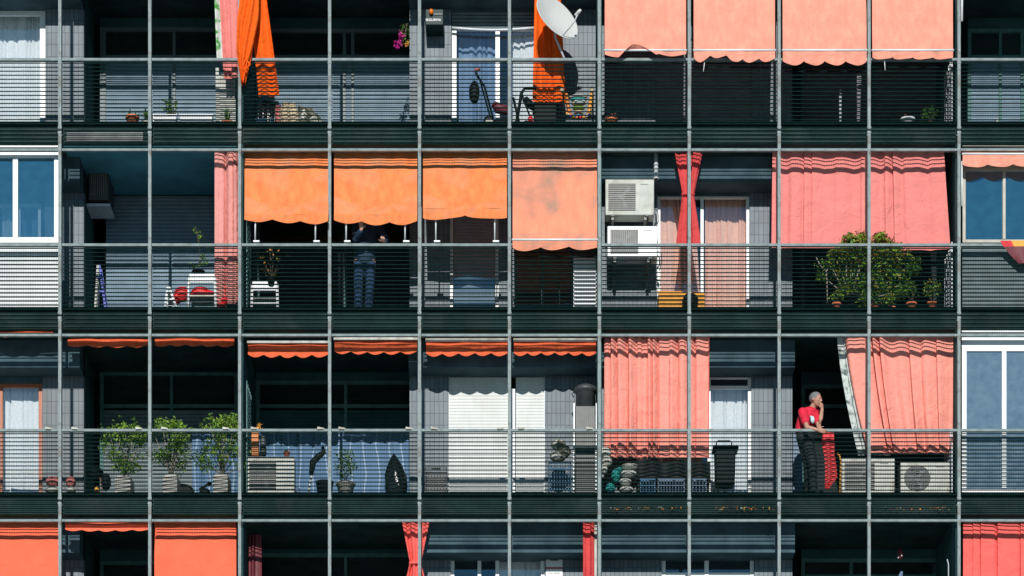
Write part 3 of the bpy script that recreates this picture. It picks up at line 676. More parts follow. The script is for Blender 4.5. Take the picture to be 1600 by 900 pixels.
# ---------------------------------------------------------------- air conditioners
def ac_unit(pa, pb, ya, yb, Y, label, group, m='offwhite', round_g=False, feet=True, dpt=.28, bracket=False, vert=False, r=None):
    x0, x1 = X(pa, Y), X(pb, Y); z1 = Z(ya, Y); z0 = Z(yb, Y) if r is None else ZF[r] + .03
    t = thing('outdoor_unit', label, 'air conditioner', ((x0 + x1) / 2, Y, z0), group)
    obj('casing', MB().box(x0, x1, Y, Y + dpt, z0, z1), m, t, bevel=.012)
    w_, h_ = x1 - x0, z1 - z0
    gx0, gx1, gz0, gz1 = x0 + .06 * w_, x0 + .62 * w_, z0 + .12 * h_, z1 - .12 * h_
    cx, cz, rr = (gx0 + gx1) / 2, (gz0 + gz1) / 2, min(gx1 - gx0, gz1 - gz0) / 2
    obj('fan_opening', MB().box(gx0, gx1, Y - .004, Y - .002, gz0, gz1) if not round_g else MB().lathe([(rr * 1.06, -.004), (rr * 1.06, -.002)], (cx, Y, cz), 28, 'y'), 'darkgrey', t)
    g = MB()
    for k in range(13):
        if vert: xx = gx0 + (gx1 - gx0) * (k + .5) / 13; g.box(xx - .006, xx + .006, Y - .016, Y - .010, gz0, gz1)
        else: zz = gz0 + (gz1 - gz0) * (k + .5) / 13; g.box(gx0, gx1, Y - .014, Y - .008, zz - .007, zz + .007)
    if round_g:
        g = MB()
        for q in range(1, 8):
            rq = rr * q / 7
            g.tube([(cx + rq * math.cos(2 * math.pi * j / 28), Y - .011, cz + rq * math.sin(2 * math.pi * j / 28)) for j in range(29)], .003, 5, caps=False)
    f = obj('fan_grille', g, 'gril', t)
    fb = MB()
    for q in range(3):
        a0 = q * 2.094 + .5; vs = []
        for k in range(7):
            rq = rr * (.2 + .12 * k)
            vs += [(cx + rq * math.cos(a0 + .05 * k), Y - .008, cz + rq * math.sin(a0 + .05 * k)), (cx + rq * math.cos(a0 + .75 - .02 * k), Y - .0055, cz + rq * math.sin(a0 + .75 - .02 * k))]
        fb.add(vs, [(2 * k, 2 * k + 1, 2 * k + 3, 2 * k + 2) for k in range(6)], True)
    fb.lathe([(rr * .22, -.009), (rr * .22, -.005)], (cx, Y, cz), 16, 'y')
    obj('fan', fb, 'shutgrey', t)
    bd = MB(); zz = z1 - .16 * h_
    rnd = random.Random(int(pa)); xx = x0 + .72 * w_
    while xx < x0 + .88 * w_:
        l_ = rnd.uniform(.006, .014); bd.box(xx, xx + l_, Y - .003, Y - .001, zz, zz + .016); xx += l_ + .004
    obj('badge', bd, 'darkgrey', t)
    if feet:
        for xf in (x0 + .15 * w_, x1 - .15 * w_): obj('foot', MB().box(xf - .03, xf + .03, Y - .02, Y + dpt + .02, z0 - .03, z0 - .001), 'darkgrey', t, bevel=.004)
    if bracket:
        for xf in (x0 + .15 * w_, x1 - .18 * w_):
            obj('wall_bracket', MB().box(xf - .02, xf + .02, Y + .0, YM, z0 - .075, z0 - .03).box(xf - .02, xf + .02, YM - .04, YM, z0 - .30, z0 - .076), 'gril', t)
    hs = MB(); xh, zh = x1 - .03, z0 + .10
    hs.tube([(xh + .03, Y + dpt * .6, zh), (xh + .07, Y + dpt * .7, zh - .02), (xh + .08, Y + dpt * .9, zh - .12), (xh + .05, Y + dpt + .12, z0 - .02 if r is None else z0 + .02)], .011, 8)
    hs.tube([(xh + .03, Y + dpt * .5, zh + .05), (xh + .10, Y + dpt * .6, zh + .04), (xh + .11, Y + dpt * .9, zh - .10), (xh + .08, Y + dpt + .14, z0 - .05 if r is None else z0 + .02)], .007, 8)
    obj('hose', hs, 'darkgrey', t)
    return t
GA = 'outdoor units of air conditioners'
ac_unit(946, 1022, 280, 336, .34, 'aged white outdoor unit with horizontal grille bars, upper of the stacked pair', GA, bracket=True)
ac_unit(949, 1027, 353, 402, .34, 'white outdoor unit with upright grille bars, lower of the stacked pair', GA, 'white', bracket=True, vert=True, m='white') if False else ac_unit(949, 1027, 353, 402, .34, 'white outdoor unit with upright grille bars, lower of the stacked pair', GA, 'white', bracket=True, vert=True)
ac_unit(385, 460, 713, 765, .22, 'white outdoor unit behind mesh with an orange vase and plants on its top', GA, r=3)
ac_unit(1315, 1398, 716, 765, .24, 'white outdoor unit with a square grille beside the red towel', GA, r=3)
ac_unit(1407, 1484, 722, 768, .24, 'white outdoor unit with a large round fan grille', GA, round_g=True, r=3)
# indoor style unit high on the recess wall of the second storey
t = thing('wall_unit', 'dark grey air conditioner unit mounted high on the shaded recess wall', 'air conditioner', (X(163, 1.3), 1.3, Z(345, 1.3)))
xu0 = X(131, .95) + .002
obj('casing', MB().box(xu0 + .04, xu0 + .36, 1.15, 1.75, Z(318, 1.3), Z(268, 1.3)), 'darkgrey', t, bevel=.01)
g = MB()
for k in range(8): g.box(xu0 + .08 + k * .033, xu0 + .09 + k * .033, 1.135, 1.148, Z(312, 1.3), Z(274, 1.3))
obj('fan_grille', g, 'gril', t)
obj('wall_bracket', MB().box(xu0, xu0 + .38, 1.2, 1.7, Z(326, 1.3), Z(322, 1.3)), 'alu', t)

# ---------------------------------------------------------------- satellite dish
def dish():
    c = Vector((X(871, -.02), -.02, Z(27, -.02)))
    n = Vector((.58, -.72, .38)).normalized()
    t = thing('satellite_dish', 'off white satellite dish fixed above the rail beside the orange curtain', 'satellite dish', (X(884, .06), .06, Z(94, .06)))
    rot = n.to_track_quat('Z', 'Y').to_matrix()
    def tr(v): return c + rot @ Vector(v)
    mb = MB(); l = MB(); prof = [(.001, -.075), (.10, -.070), (.2, -.053), (.3, -.028), (.385, 0), (.40, .004), (.40, -.006), (.385, -.010), (.2, -.063), (.001, -.085)]
    l.lathe(prof, (0, 0, 0), 48)
    mb.add([tr(v) for v in l.v], l.f, True)
    obj('reflector', mb, 'dishw', t)
    lo = c + (Vector((0, 0, -1)) - n * (-n.z)).normalized() * .36
    hi = Vector((X(904, -.3), -.3, Z(19, -.3)))
    obj('feed_arm', MB().tube([lo - n * .02, lo * .4 + hi * .6 + Vector((.03, 0, -.01)), hi], .010, 8), 'alu', t)
    obj('feed_horn', MB().tube([hi + n * .05, hi, hi - n * .05, hi - n * .07], [.02, .028, .028, .034], 12), 'dishw', t)
    obj('mast', MB().tube([c - n * .09, Vector((c.x - .03, c.y + .14, c.z - .25)), (X(884, .1), .08, Z(96, .06))], .018, 10), 'alu', t)
    obj('mount', MB().tube([c - n * .14, c - n * .085], [.05, .05], 12), 'darkgrey', t)
dish()

# ---------------------------------------------------------------- alarm siren box with lamp
t = thing('alarm_box', 'dark green alarm siren box with an orange beacon lamp on the tiled wall', 'alarm box', (X(679, .7), .8, Z(40, .7)))
ya = .56
x0, x1, z0, z1 = X(664.5, ya), X(693, ya), Z(39, ya), Z(14, ya)
obj('housing', MB().box(x0, x1, ya, YM - .002, z0, z1), 'sirenbox', t, bevel=.012)
obj('cover_plate', MB().box(X(676, ya), x1 - .012, ya - .012, ya - .002, z1 - .10, z1 - .07), 'darkgrey', t, bevel=.004)
obj('beacon_lamp', MB().blob((X(674, ya), ya - .03, Z(20, ya)), .036, .045, .046, 16, 10), 'amber', t)
fc = bpy.data.curves.new('lettering', 'FONT'); fc.body = 'SEGURMA'; fc.size = .055; fc.extrude = .001; fc.align_x = 'CENTER'
fo = bpy.data.objects.new('lettering_source', fc); col.objects.link(fo)
lm = bpy.data.meshes.new_from_object(fo); bpy.data.objects.remove(fo)
lm.materials.clear(); lm.materials.append(M['white'])
lo = bpy.data.objects.new('lettering', lm); col.objects.link(lo); lo.parent = t
lo.location = Vector((X(677, ya), ya - .004, Z(33, ya))) - ORG[t]; lo.rotation_euler = (R(90), 0, 0)

# ---------------------------------------------------------------- plants
def leaves(mb, c, rad, n, size, rnd, droop=.3, cur=(0,), shell=.35):
    for _ in range(n):
        while True:
            p = Vector((rnd.uniform(-1, 1), rnd.uniform(-1, 1), rnd.uniform(-1, 1)))
            if shell < p.length < 1: break
        q = Vector(c) + Vector((p.x * rad[0], p.y * rad[1], p.z * rad[2]))
        leaf(mb, q, size * rnd.uniform(.6, 1.3), rnd, droop, rnd.choice(cur))
def leaf(mb, q, s, rnd, droop=.3, cur=0):
    d = Vector((rnd.uniform(-1, 1), rnd.uniform(-1, .6), rnd.uniform(-1, .7) - droop)).normalized()
    u = d.cross(Vector((rnd.uniform(-1, 1), rnd.uniform(-1, 1), rnd.uniform(-.3, 1)))).normalized(); nn = d.cross(u)
    mb.cur = cur
    mb.add([q, q + d * s * .45 + u * s * .24 + nn * s * .06, q + d * s, q + d * s * .45 - u * s * .24 + nn * s * .06], [(0, 1, 2), (0, 2, 3)])
def pot_round(t, c, r, h, m='terracotta'):
    x, y, z = c
    p = obj('pot', MB().lathe([(r * .70, 0), (r * .92, h * .78), (r * 1.04, h * .79), (r * 1.06, h), (r * .94, h), (r * .90, h * .86)], (x, y, z), 20), m, t)
    obj('soil', MB().lathe([(r * .90, 0), (.001, .01)], (x, y, z + h * .87), 16), 'soil', t)
    return p
def branches(mb, base, tips, r, rnd):
    for tp in tips:
        b, e = Vector(base), Vector(tp); k = (b + e) / 2 + Vector((rnd.uniform(-.04, .04), rnd.uniform(-.03, .03), rnd.uniform(-.02, .04)))
        mb.tube([b, k, e], [r, r * .7, r * .3], 6)
def ficus(pxc, Y, r, label, seed, group, ptop=652, wpx=34, potw=33, pottop=738):
    rnd = random.Random(seed); x = X(pxc, Y); z = ZF[r]
    t = thing('potted_tree', label, 'plant', (x, Y, z), group)
    hw = potw * S / 2; zp = Z(pottop, Y)
    mb = MB(); prof = [(.82, 0), (1.0, .85), (1.0, 1.0)]
    ang = R(38)
    vs = []
    hgt = zp - z
    for q, hh in ((.92, 0), (1.0, .5), (.98, .8), (.72, 1.0)):
        for k in range(4):
            a = ang + k * math.pi / 2; vs.append((x + math.cos(a) * hw * 1.02 * q, Y + .18 + math.sin(a) * hw * 1.02 * q, z + hgt * hh))
    fs = [(i * 4 + k, i * 4 + (k + 1) % 4, (i + 1) * 4 + (k + 1) % 4, (i + 1) * 4 + k) for i in range(3) for k in range(4)] + [(3, 2, 1, 0), (12, 13, 14, 15)]
    mb.add(vs, fs); obj('pot', mb, 'stonepot', t, bevel=.006)
    zc = Z(ptop, Y); base = (x, Y + .18, zp - .01)
    cx, cy = x, Y + .14
    tips = [(cx + rnd.gauss(0, .17), cy + rnd.uniform(-.16, .14), zp + (.12 + .82 * rnd.random()) * (zc - zp)) for _ in range(17)]
    tips += [(cx + rnd.uniform(-.2, .2), cy, zc - rnd.uniform(.02, .12)) for _ in range(5)]
    br = MB(); branches(br, base, tips, .011, rnd); obj('trunk', br, 'paleb', t)
    f = MB()
    for tp in tips:
        q = rnd.uniform(.07, .15); leaves(f, tp, (q * 1.2, .10, q), int(330 * q + 35), .052, rnd, .6, (0, 0, 0, 1), 0)
        for _ in range(5):      # loose twigs
            e = Vector(tp) + Vector((rnd.uniform(-.16, .16), rnd.uniform(-.1, .1), rnd.uniform(-.12, .14)))
            leaves(f, e, (.03, .03, .04), 5, .05, rnd, .3, (0, 1), 0)
    obj('foliage', f, ['leaf', 'leafdark'], t)
GF = 'leafy potted trees on the third storey'
ficus(192, .22, 3, 'leafy green ficus in a pale square pot standing alone in its bay', 64, GF, 662, 40, 36, 740)
ficus(266, .22, 3, 'leafy green ficus in a pale square pot with a black round pan behind it', 62, GF, 657, 32)
ficus(345, .22, 3, 'leafy green ficus in a pale square pot, the tallest of the three', 67, GF, 648, 36, 34, 736)

def small_plant(pxc, Y, r, label, seed, potw, poth, m='terracotta', n=60, size=.05, rad=(.12, .1, .12), lift=.12, cur=(0,), mats=('leaf', 'leafdark'), group=None, z=None, stems=5, name='potted_plant'):
    rnd = random.Random(seed); x = X(pxc, Y); zz = ZF[r] if z is None else z
    t = thing(name, label, 'plant', (x, Y, zz), group)
    if poth: pot_round(t, (x, Y, zz), potw * S / 2, poth, m)
    br = MB(); top = zz + poth
    tips = [(x + rnd.uniform(-1, 1) * rad[0] * .7, Y + rnd.uniform(-1, 1) * rad[1] * .6, top + lift + rnd.uniform(-.5, .6) * rad[2]) for _ in range(stems)]
    branches(br, (x, Y, top - .02), tips, .006, rnd); obj('stem', br, 'bark', t)
    f = MB(); leaves(f, (x, Y, top + lift), rad, n, size, rnd, .2, cur, 0)
    obj('foliage', f, list(mats), t)
    return t
def spiky(pxc, Y, r, label, seed, potw, poth, m='terracotta', n=16, L=.3, z=None, mm='leafdark'):
    rnd = random.Random(seed); x = X(pxc, Y); zz = ZF[r] if z is None else z
    t = thing('potted_plant', label, 'plant', (x, Y, zz))
    if poth: pot_round(t, (x, Y, zz), potw * S / 2, poth, m)
    f = MB()
    for k in range(n):
        a = rnd.uniform(0, 6.28); ln = L * rnd.uniform(.6, 1.1); sp = rnd.uniform(.15, .8)
        b = Vector((x, Y, zz + poth - .01)); mid = b + Vector((math.cos(a) * ln * sp * .4, math.sin(a) * ln * sp * .3, ln * .6)); e = b + Vector((math.cos(a) * ln * sp, math.sin(a) * ln * sp * .6, ln * (1.05 - .4 * sp)))
        f.tube([b, mid, e], [(.012, .003), (.009, .003), (.001, .001)], 4, ref=(math.sin(a), -math.cos(a), 0))
    obj('foliage', f, mm, t); return t
# top storey pots
small_plant(207, .25, 1, 'round terracotta pot with a small dark plant standing alone in front of the blue shutter', 71, 21, .17, n=50, size=.05, rad=(.09, .07, .05), lift=.03)
spiky(229, .30, 1, 'spiky green plant in a short white trough close to the post', 72, 18, .10, 'offwhite', n=14, L=.32)
def trough(pa, pb, Y, r, label, h=.15):
    x0, x1 = X(pa, Y), X(pb, Y); z = ZF[r]
    t = thing('plant_trough', label, 'planter', ((x0 + x1) / 2, Y, z), 'white plant troughs on the top storey')
    mb = MB(); hw = .08
    vs = [(x0 + .02, Y - hw + .02, z), (x1 - .02, Y - hw + .02, z), (x1 - .02, Y + hw - .02, z), (x0 + .02, Y + hw - .02, z), (x0, Y - hw, z + h), (x1, Y - hw, z + h), (x1, Y + hw, z + h), (x0, Y + hw, z + h)]
    mb.add(vs, [(3, 2, 1, 0), (0, 1, 5, 4), (1, 2, 6, 5), (2, 3, 7, 6), (3, 0, 4, 7), (4, 5, 6, 7)])
    mb.box(x0 - .008, x1 + .008, Y - hw - .008, Y - hw + .012, z + h - .01, z + h + .012)
    obj('box_body', mb, 'white', t, bevel=.004)
    obj('soil', MB().box(x0 + .02, x1 - .02, Y - hw + .02, Y + hw - .02, z + h + .001, z + h + .006), 'soil', t)
    return t
trough(238, 277, .22, 1, 'white plant trough with a bushy dark green plant growing out of it')
trough(281, 333, .22, 1, 'long empty looking white plant trough beside the pale standing panel')
small_plant(266, .25, 1, 'bushy dark green plant growing in the white trough', 73, 1, 0, n=130, size=.06, rad=(.12, .08, .14), lift=.16, z=ZF[1] + .15, cur=(0, 1, 1))
spiky(355, .28, 1, 'spiky dark agave in a terracotta pot beside the pale standing panel', 74, 18, .10, n=18, L=.28)
tag(obj('standing_panel', MB().box(X(337, .5), X(343, .5), .5, .53, ZF[1], Z(106, .5)).box(X(343, .5), X(368, .5), .51, .525, ZF[1] + .03, Z(112, .5)), 'offwhite', loc=(X(350, .5), .5, ZF[1])), 'tall pale folding panel leaning behind the agave', 'panel')
small_plant(955, .25, 1, 'terracotta pot with dusty pink flowers in the shade of the peach awning', 75, 20, .13, n=60, size=.05, rad=(.09, .08, .06), lift=.03, mats=('pinkrag', 'leafdark'))
small_plant(1418, .22, 1, 'white ribbed flower pot with bare twigs under the last peach awning', 76, 23, .12, 'white', n=22, size=.04, rad=(.09, .07, .05), lift=.04, mats=('pinkrag', 'leafdark'))
small_plant(1452, .35, 1, 'dark leafy plant in the shade beside the white ribbed pot', 77, 16, .10, 'black', n=120, size=.05, rad=(.14, .1, .14), lift=.16, mats=('leafdark', 'leaf'))
# hanging flowers
t = thing('hanging_flowers', 'magenta and yellow flowers hanging from the edge of the tiled wall', 'plant', (X(630, .8), .8, Z(60, .8)))
f = MB(); rnd = random.Random(8); leaves(f, (X(621, .8), .8, Z(68, .8)), (.06, .05, .07), 60, .05, rnd, .2, (0,), 0); leaves(f, (X(627, .8), .8, Z(54, .8)), (.06, .05, .06), 50, .045, rnd, .2, (0,), 0)
obj('blossom', f, 'magenta', t)
f = MB(); leaves(f, (X(636, .8), .8, Z(68, .8)), (.04, .04, .04), 40, .03, rnd, .2, (0,), 0); obj('yellow_blossom', f, 'yellow', t)
f = MB(); leaves(f, (X(632, .8), .8, Z(52, .8)), (.09, .06, .20), 60, .04, rnd, .4, (0, 1), 0); obj('foliage', f, ['leaf', 'leafdark'], t)
f = MB(); f.tube([(X(638, .85), .94, Z(33, .85)), (X(636, .82), .84, Z(36, .82)), (X(630, .8), .8, Z(66, .8))], .006, 6); obj('stem', f, 'bark', t)

# second storey: large bush and pots
def bush():
    rnd = random.Random(91); Y = .22; z = ZF[2]; x = X(1358, Y)
    t = thing('potted_bush', 'large green bush in a dark pot, growing above the rail below the pink curtain', 'plant', (x, Y, z))
    pot_round(t, (X(1331, Y), Y + .1, z), .19, .24, 'black')
    base = Vector((X(1331, Y), Y + .1, z + .22)); br = MB()
    pts = [(1322, 398, 17), (1346, 380, 15), (1362, 392, 18), (1388, 378, 12), (1396, 400, 17), (1418, 396, 9), (1426, 415, 12), (1312, 420, 15), (1338, 418, 17), (1370, 420, 18), (1400, 428, 15), (1328, 446, 17), (1354, 445, 14), (1384, 450, 15), (1408, 456, 12), (1418, 436, 9), (1296, 412, 7), (1285, 428, 6), (1303, 392, 7), (1434, 404, 5), (1310, 462, 8), (1349, 368, 10), (1328, 376, 10), (1375, 372, 10), (1402, 384, 9), (1352, 400, 20), (1380, 405, 20), (1360, 440, 22), (1340, 400, 14), (1385, 470, 10), (1350, 468, 12)]
    f = MB()
    for px, py, rp in pts:
        c = Vector((X(px, Y), Y + rnd.uniform(-.06, .16), Z(py, Y)))
        br.tube([base, (base + c) / 2 + Vector((rnd.uniform(-.06, .06), 0, -.04)), c], [.013, .009, .004], 6)
        leaves(f, c, (rp * S * 1.05, .13, rp * S * .85), int(rp * 17), .070, rnd, .35, (0, 0, 1, 1, 1, 2) if py > 400 else (0, 0, 0, 1, 2, 3), .1)
    for px, py in ((1325, 368), (1345, 362), (1372, 366), (1392, 378), (1318, 378)):
        leaves(f, (X(px, Y), Y + .05, Z(py, Y)), (.09, .08, .06), 30, .05, rnd, 0, (0, 3, 3), 0)
    obj('trunk', br, 'paleb', t)
    obj('foliage', f, ['leaf', 'leafdark', 'leafyel', 'leafred'], t)
bush()
small_plant(1307, .2, 2, 'small terracotta pot with low green leaves under the bush, next to the bare forked branch', 92, 14, .12, n=90, size=.05, rad=(.10, .08, .08), lift=.10)
small_plant(1367, .2, 2, 'terracotta pot partly hidden behind the facade post under the bush', 93, 14, .09, n=70, size=.05, rad=(.10, .08, .08), lift=.08, mats=('leafdark', 'leaf'))
small_plant(1391, .3, 2, 'wide low terracotta bowl with dark leaves under the bush', 94, 20, .08, n=120, size=.05, rad=(.13, .08, .10), lift=.12, mats=('leafdark', 'leaf'))
small_plant(1424, .2, 2, 'bright terracotta pot with a thin dark plant beside the bush', 95, 17, .12, n=110, size=.05, rad=(.14, .10, .16), lift=.22, mats=('leafdark', 'leaf'))
small_plant(1456, .25, 2, 'terracotta pot raised on a stand with yellow green leaves, nearest the partition', 96, 14, .16, n=170, size=.055, rad=(.17, .10, .13), lift=.22, cur=(0, 1, 2), mats=('leaf', 'leafdark', 'leafyel'))
t = thing('bare_branch', 'bare pale forked branch standing in a small pot beside the bush', 'plant', (X(1292, .15), .15, ZF[2]))
pot_round(t, (X(1293, .15), .15, ZF[2]), .06, .10, 'black')
obj('stem', MB().tube([(X(1293, .15), .15, ZF[2] + .08), (X(1292, .15), .15, Z(440, .15)), (X(1291, .15), .15, Z(424, .15)), (X(1302, .15), .15, Z(408, .15))], [.008, .009, .009, .006], 8).tube([(X(1291, .15), .15, Z(424, .15)), (X(1281, .15), .15, Z(414, .15)), (X(1275, .15), .15, Z(401, .15))], [.009, .009, .006], 8), 'paleb', t)
rnd = random.Random(5); f = MB(); leaves(f, (X(1287, .15), .15, Z(416, .15)), (.16, .08, .2), 60, .045, rnd, .3, (0, 1), 0); obj('foliage', f, ['leafdark', 'leaf'], t)
# second storey left: sapling on chair, orange plant on white chair
def sapling():
    rnd = random.Random(14); Y = .42; x = X(310, Y); zz = Z(430, Y)
    t = thing('potted_plant', 'thin sapling with few leaves in a small dark pot on the white chair', 'plant', (x, Y, zz))
    pot_round(t, (x, Y, zz), .10, .06, 'black')
    b = MB(); b.tube([(x, Y, zz + .05), (X(313, Y), Y, Z(405, Y)), (X(311, Y), Y, Z(380, Y)), (X(305, Y), Y, Z(352, Y))], [.006, .005, .004, .002], 6); b.tube([(x, Y, zz + .05), (X(303, Y), Y, Z(418, Y))], .004, 6)
    obj('stem', b, 'bark', t); f = MB()
    for px, py, n_ in ((305, 358, 6), (312, 366, 12), (315, 376, 8), (316, 400, 20), (320, 408, 18), (301, 415, 20), (312, 412, 14), (326, 388, 6)): leaves(f, (X(px, Y), Y, Z(py, Y)), (.05, .04, .05), n_, .055, rnd, .2, (0, 1), 0)
    obj('foliage', f, ['leafdark', 'leaf'], t)
sapling()
small_plant(424, .30, 2, 'plant with orange and yellow leaves rising above the rail from the white plastic chair', 97, 14, .12, 'black', n=26, size=.07, rad=(.28, .08, .34), lift=.30, cur=(0, 1), mats=('yellow', 'leafyel'), z=ZF[2] + .42, stems=8)
# third storey right of AC
small_plant(540, .2, 3, 'bushy potted plant in a pale round pot under the wavy blue curtain', 98, 30, .20, 'stonepot', n=330, size=.05, rad=(.17, .12, .27), lift=.30, cur=(0, 0, 1), mats=('leafdark', 'leaf'))
zt_ = Z(712, .3)
spiky(412, .32, 3, 'small yellow green succulent standing on the outdoor unit', 99, 10, .05, 'black', n=12, L=.12, z=zt_, mm='leafyel')
small_plant(448, .32, 3, 'small round terracotta pot at the end of the outdoor unit', 100, 11, .06, n=24, size=.035, rad=(.05, .05, .03), lift=.02, z=zt_, mats=('leafdark',))
t = thing('orange_vase', 'tall square orange vase with a yellow bloom on the outdoor unit', 'vase', (X(399, .3), .3, zt_))
obj('vase_body', MB().box(X(393, .28), X(404, .28), .27, .38, zt_ + .001, Z(676, .28)), 'orangeplastic', t, bevel=.006)
f = MB(); rnd = random.Random(3); leaves(f, (X(405, .3), .3, Z(668, .3)), (.04, .03, .06), 26, .05, rnd, -.8, (0,), 0); obj('bloom', f, 'yellow', t)
t = thing('glass_jar', 'dark glass jar with a dried plant beside the orange vase', 'jar', (X(411, .35), .35, zt_))
obj('jar_body', MB().lathe([(.04, 0), (.05, .02), (.05, .25), (.03, .30), (.03, .32)], (X(411, .35), .35, zt_ + .001), 16), 'darkgrey', t)

# ---------------------------------------------------------------- top storey objects
# heap of cloths
def cloth_heap(name, label, cat, spans, m, Y, r, seed, zoff=0):
    rnd = random.Random(seed); pts = spans
    xs = [X(p[0], Y) for p in pts]; zs = [Z(p[1], Y) for p in pts]
    n = len(pts) - 1
    def fn(u, v):
        k = u * n; i = min(n - 1, int(k)); f = k - i
        x = xs[i] + (xs[i + 1] - xs[i]) * f; z = zs[i] + (zs[i + 1] - zs[i]) * f
        a = v * math.pi
        zz = ZF[r] + zoff + max(.005, z - ZF[r] - zoff) * abs(math.sin(a)) ** .6
        return (x + .02 * math.sin(9 * v + 14 * u + seed), Y + .17 - .19 * math.cos(a) * (1 - .1 * math.sin(20 * u + seed)) + .012 * math.sin(40 * u + 5 * v), zz + .012 * math.sin(25 * u + 9 * v + seed))
    o = obj(name, MB().sheet(48, 24, fn), m, loc=(sum(xs) / len(xs), Y, ZF[r]))
    return tag(o, label, cat)
cloth_heap('black_bag', 'glossy black bag of things heaped beside the beige blanket', 'bag', [(402, 176), (405, 152), (420, 150), (430, 160), (438, 178)], 'bagblack', .24, 1, 1, .02)
cloth_heap('pink_cloth', 'dusty pink cloth lying between the black bag and the beige blanket', 'cloth', [(430, 160), (438, 157), (446, 166), (452, 184)], 'pinkrag', .22, 1, 2)
cloth_heap('beige_blanket', 'beige blanket draped over the heap on the top storey balcony', 'blanket', [(438, 165), (442, 154), (456, 153), (464, 164), (470, 189)], 'cream', .19, 1, 3)
cloth_heap('mottled_bag', 'mottled grey green bag at the end of the heap', 'bag', [(462, 176), (468, 159), (484, 163), (496, 173), (506, 190)], 'camo', .22, 1, 4)
tag(obj('green_crate', MB().box(X(400, .22), X(455, .22), .22, .50, ZF[1], ZF[1] + .10).box(X(398, .22), X(457, .22), .21, .51, ZF[1] + .10, ZF[1] + .125), 'bluetowel', loc=(X(427, .22), .22, ZF[1]), bevel=.006), 'low dark teal crate under the heap of cloths', 'crate')
# kick scooter / stroller with red seat
def wheel(t, x, y, z, r, axis='y', tm='black', hm='offwhite'):
    w_ = obj('wheel', MB().lathe([(r * .72, -.02), (r, -.018), (r, .018), (r * .72, .02)], (x, y, z), 24, axis), tm, t)
    obj('hub', MB().lathe([(r * .6, -.022), (r * .6, .022)], (x, y, z), 18, axis), hm, t)
Y = .30; z = ZF[1]
t = thing('push_tricycle', "child's tricycle with a long push bar, dark seat cloth and white wheel hubs", 'tricycle', (X(762, Y), Y, z))
wheel(t, X(764.5, Y), Y - .03, z + .095, .095); wheel(t, X(788, Y), Y + .1, z + .08, .08); wheel(t, X(756, Y), Y + .22, z + .08, .08)
obj('push_bar', MB().tube([(X(771, Y), Y, z + .15), (X(757, Y), Y, Z(135, Y)), (X(744, Y), Y, Z(116, Y)), (X(743.5, Y), Y, Z(110, Y))], .017, 8).tube([(X(768, Y), Y + .08, z + .15), (X(750, Y), Y + .08, Z(122, Y)), (X(744, Y), Y + .02, Z(112, Y))], .014, 8), 'black', t)
obj('handle_grip', MB().tube([(X(743, Y), Y - .03, Z(110, Y)), (X(749, Y), Y + .05, Z(106, Y))], .02, 10), 'pinkrag', t)
obj('storage_bag', MB().blob((X(741, Y), Y - .03, Z(146, Y)), .085, .06, .18, 14, 9, .06), 'black', t)
obj('seat', MB().tube([(X(771, Y), Y + .05, Z(160, Y)), (X(778, Y), Y + .05, Z(167, Y)), (X(790, Y), Y + .05, Z(170, Y)), (X(795, Y), Y + .05, Z(173, Y))], [.05, .085, .075, .05], 10), 'maroon', t)
obj('frame', MB().tube([(X(764, Y), Y, z + .10), (X(775, Y), Y + .03, z + .16), (X(788, Y), Y + .08, z + .10)], .016, 8).box(X(770, Y), X(792, Y), Y - .02, Y + .16, z + .10, z + .14), 'black', t)
# folded stroller
t = thing('folding_stroller', 'black folding stroller frame with white wheels behind the facade post', 'stroller', (X(818, Y), Y, z))
obj('frame', MB().tube([(X(806, Y), Y, z + .05), (X(815, Y), Y, Z(145, Y)), (X(820, Y), Y, Z(138, Y)), (X(838, Y), Y, Z(138, Y))], .026, 8).tube([(X(802, Y), Y + .06, Z(150, Y)), (X(812, Y), Y + .06, z + .08)], .02, 8).tube([(X(815, Y), Y, Z(145, Y)), (X(832, Y), Y, z + .08)], .014, 8), 'black', t)
obj('seat_fabric', MB().tube([(X(820, Y), Y + .05, Z(152, Y)), (X(826, Y), Y + .05, Z(160, Y)), (X(834, Y), Y + .05, Z(166, Y))], [.05, .07, .05], 10), 'black', t)
for px in (807, 822, 839): wheel(t, X(px, Y), Y - .02, z + .06, .06)
# red can and black box
tag(obj('red_canister', MB().lathe([(.02, 0), (.045, .01), (.045, .10), (.02, .14), (.02, .16)], (X(829, .2), .2, ZF[1] + .02), 14, sx=1), 'red', loc=(X(829, .2), .2, ZF[1])), 'small bright red canister between the stroller and the black box', 'canister')
t = thing('black_box', 'long black storage box under the hanging orange curtain', 'box', (X(855, .28), .28, ZF[1]))
obj('box_body', MB().box(X(834, .28), X(870, .28), .28, .66, ZF[1] + .05, Z(163, .28)), 'black', t, bevel=.02); obj('lid', MB().box(X(832, .26), X(873, .26), .26, .68, Z(163, .28) + .002, Z(160, .28)), 'black', t, bevel=.008)
for px in (837, 869): obj('leg', MB().box(X(px, .28), X(px + 2, .28), .3, .34, ZF[1], ZF[1] + .05), 'black', t)
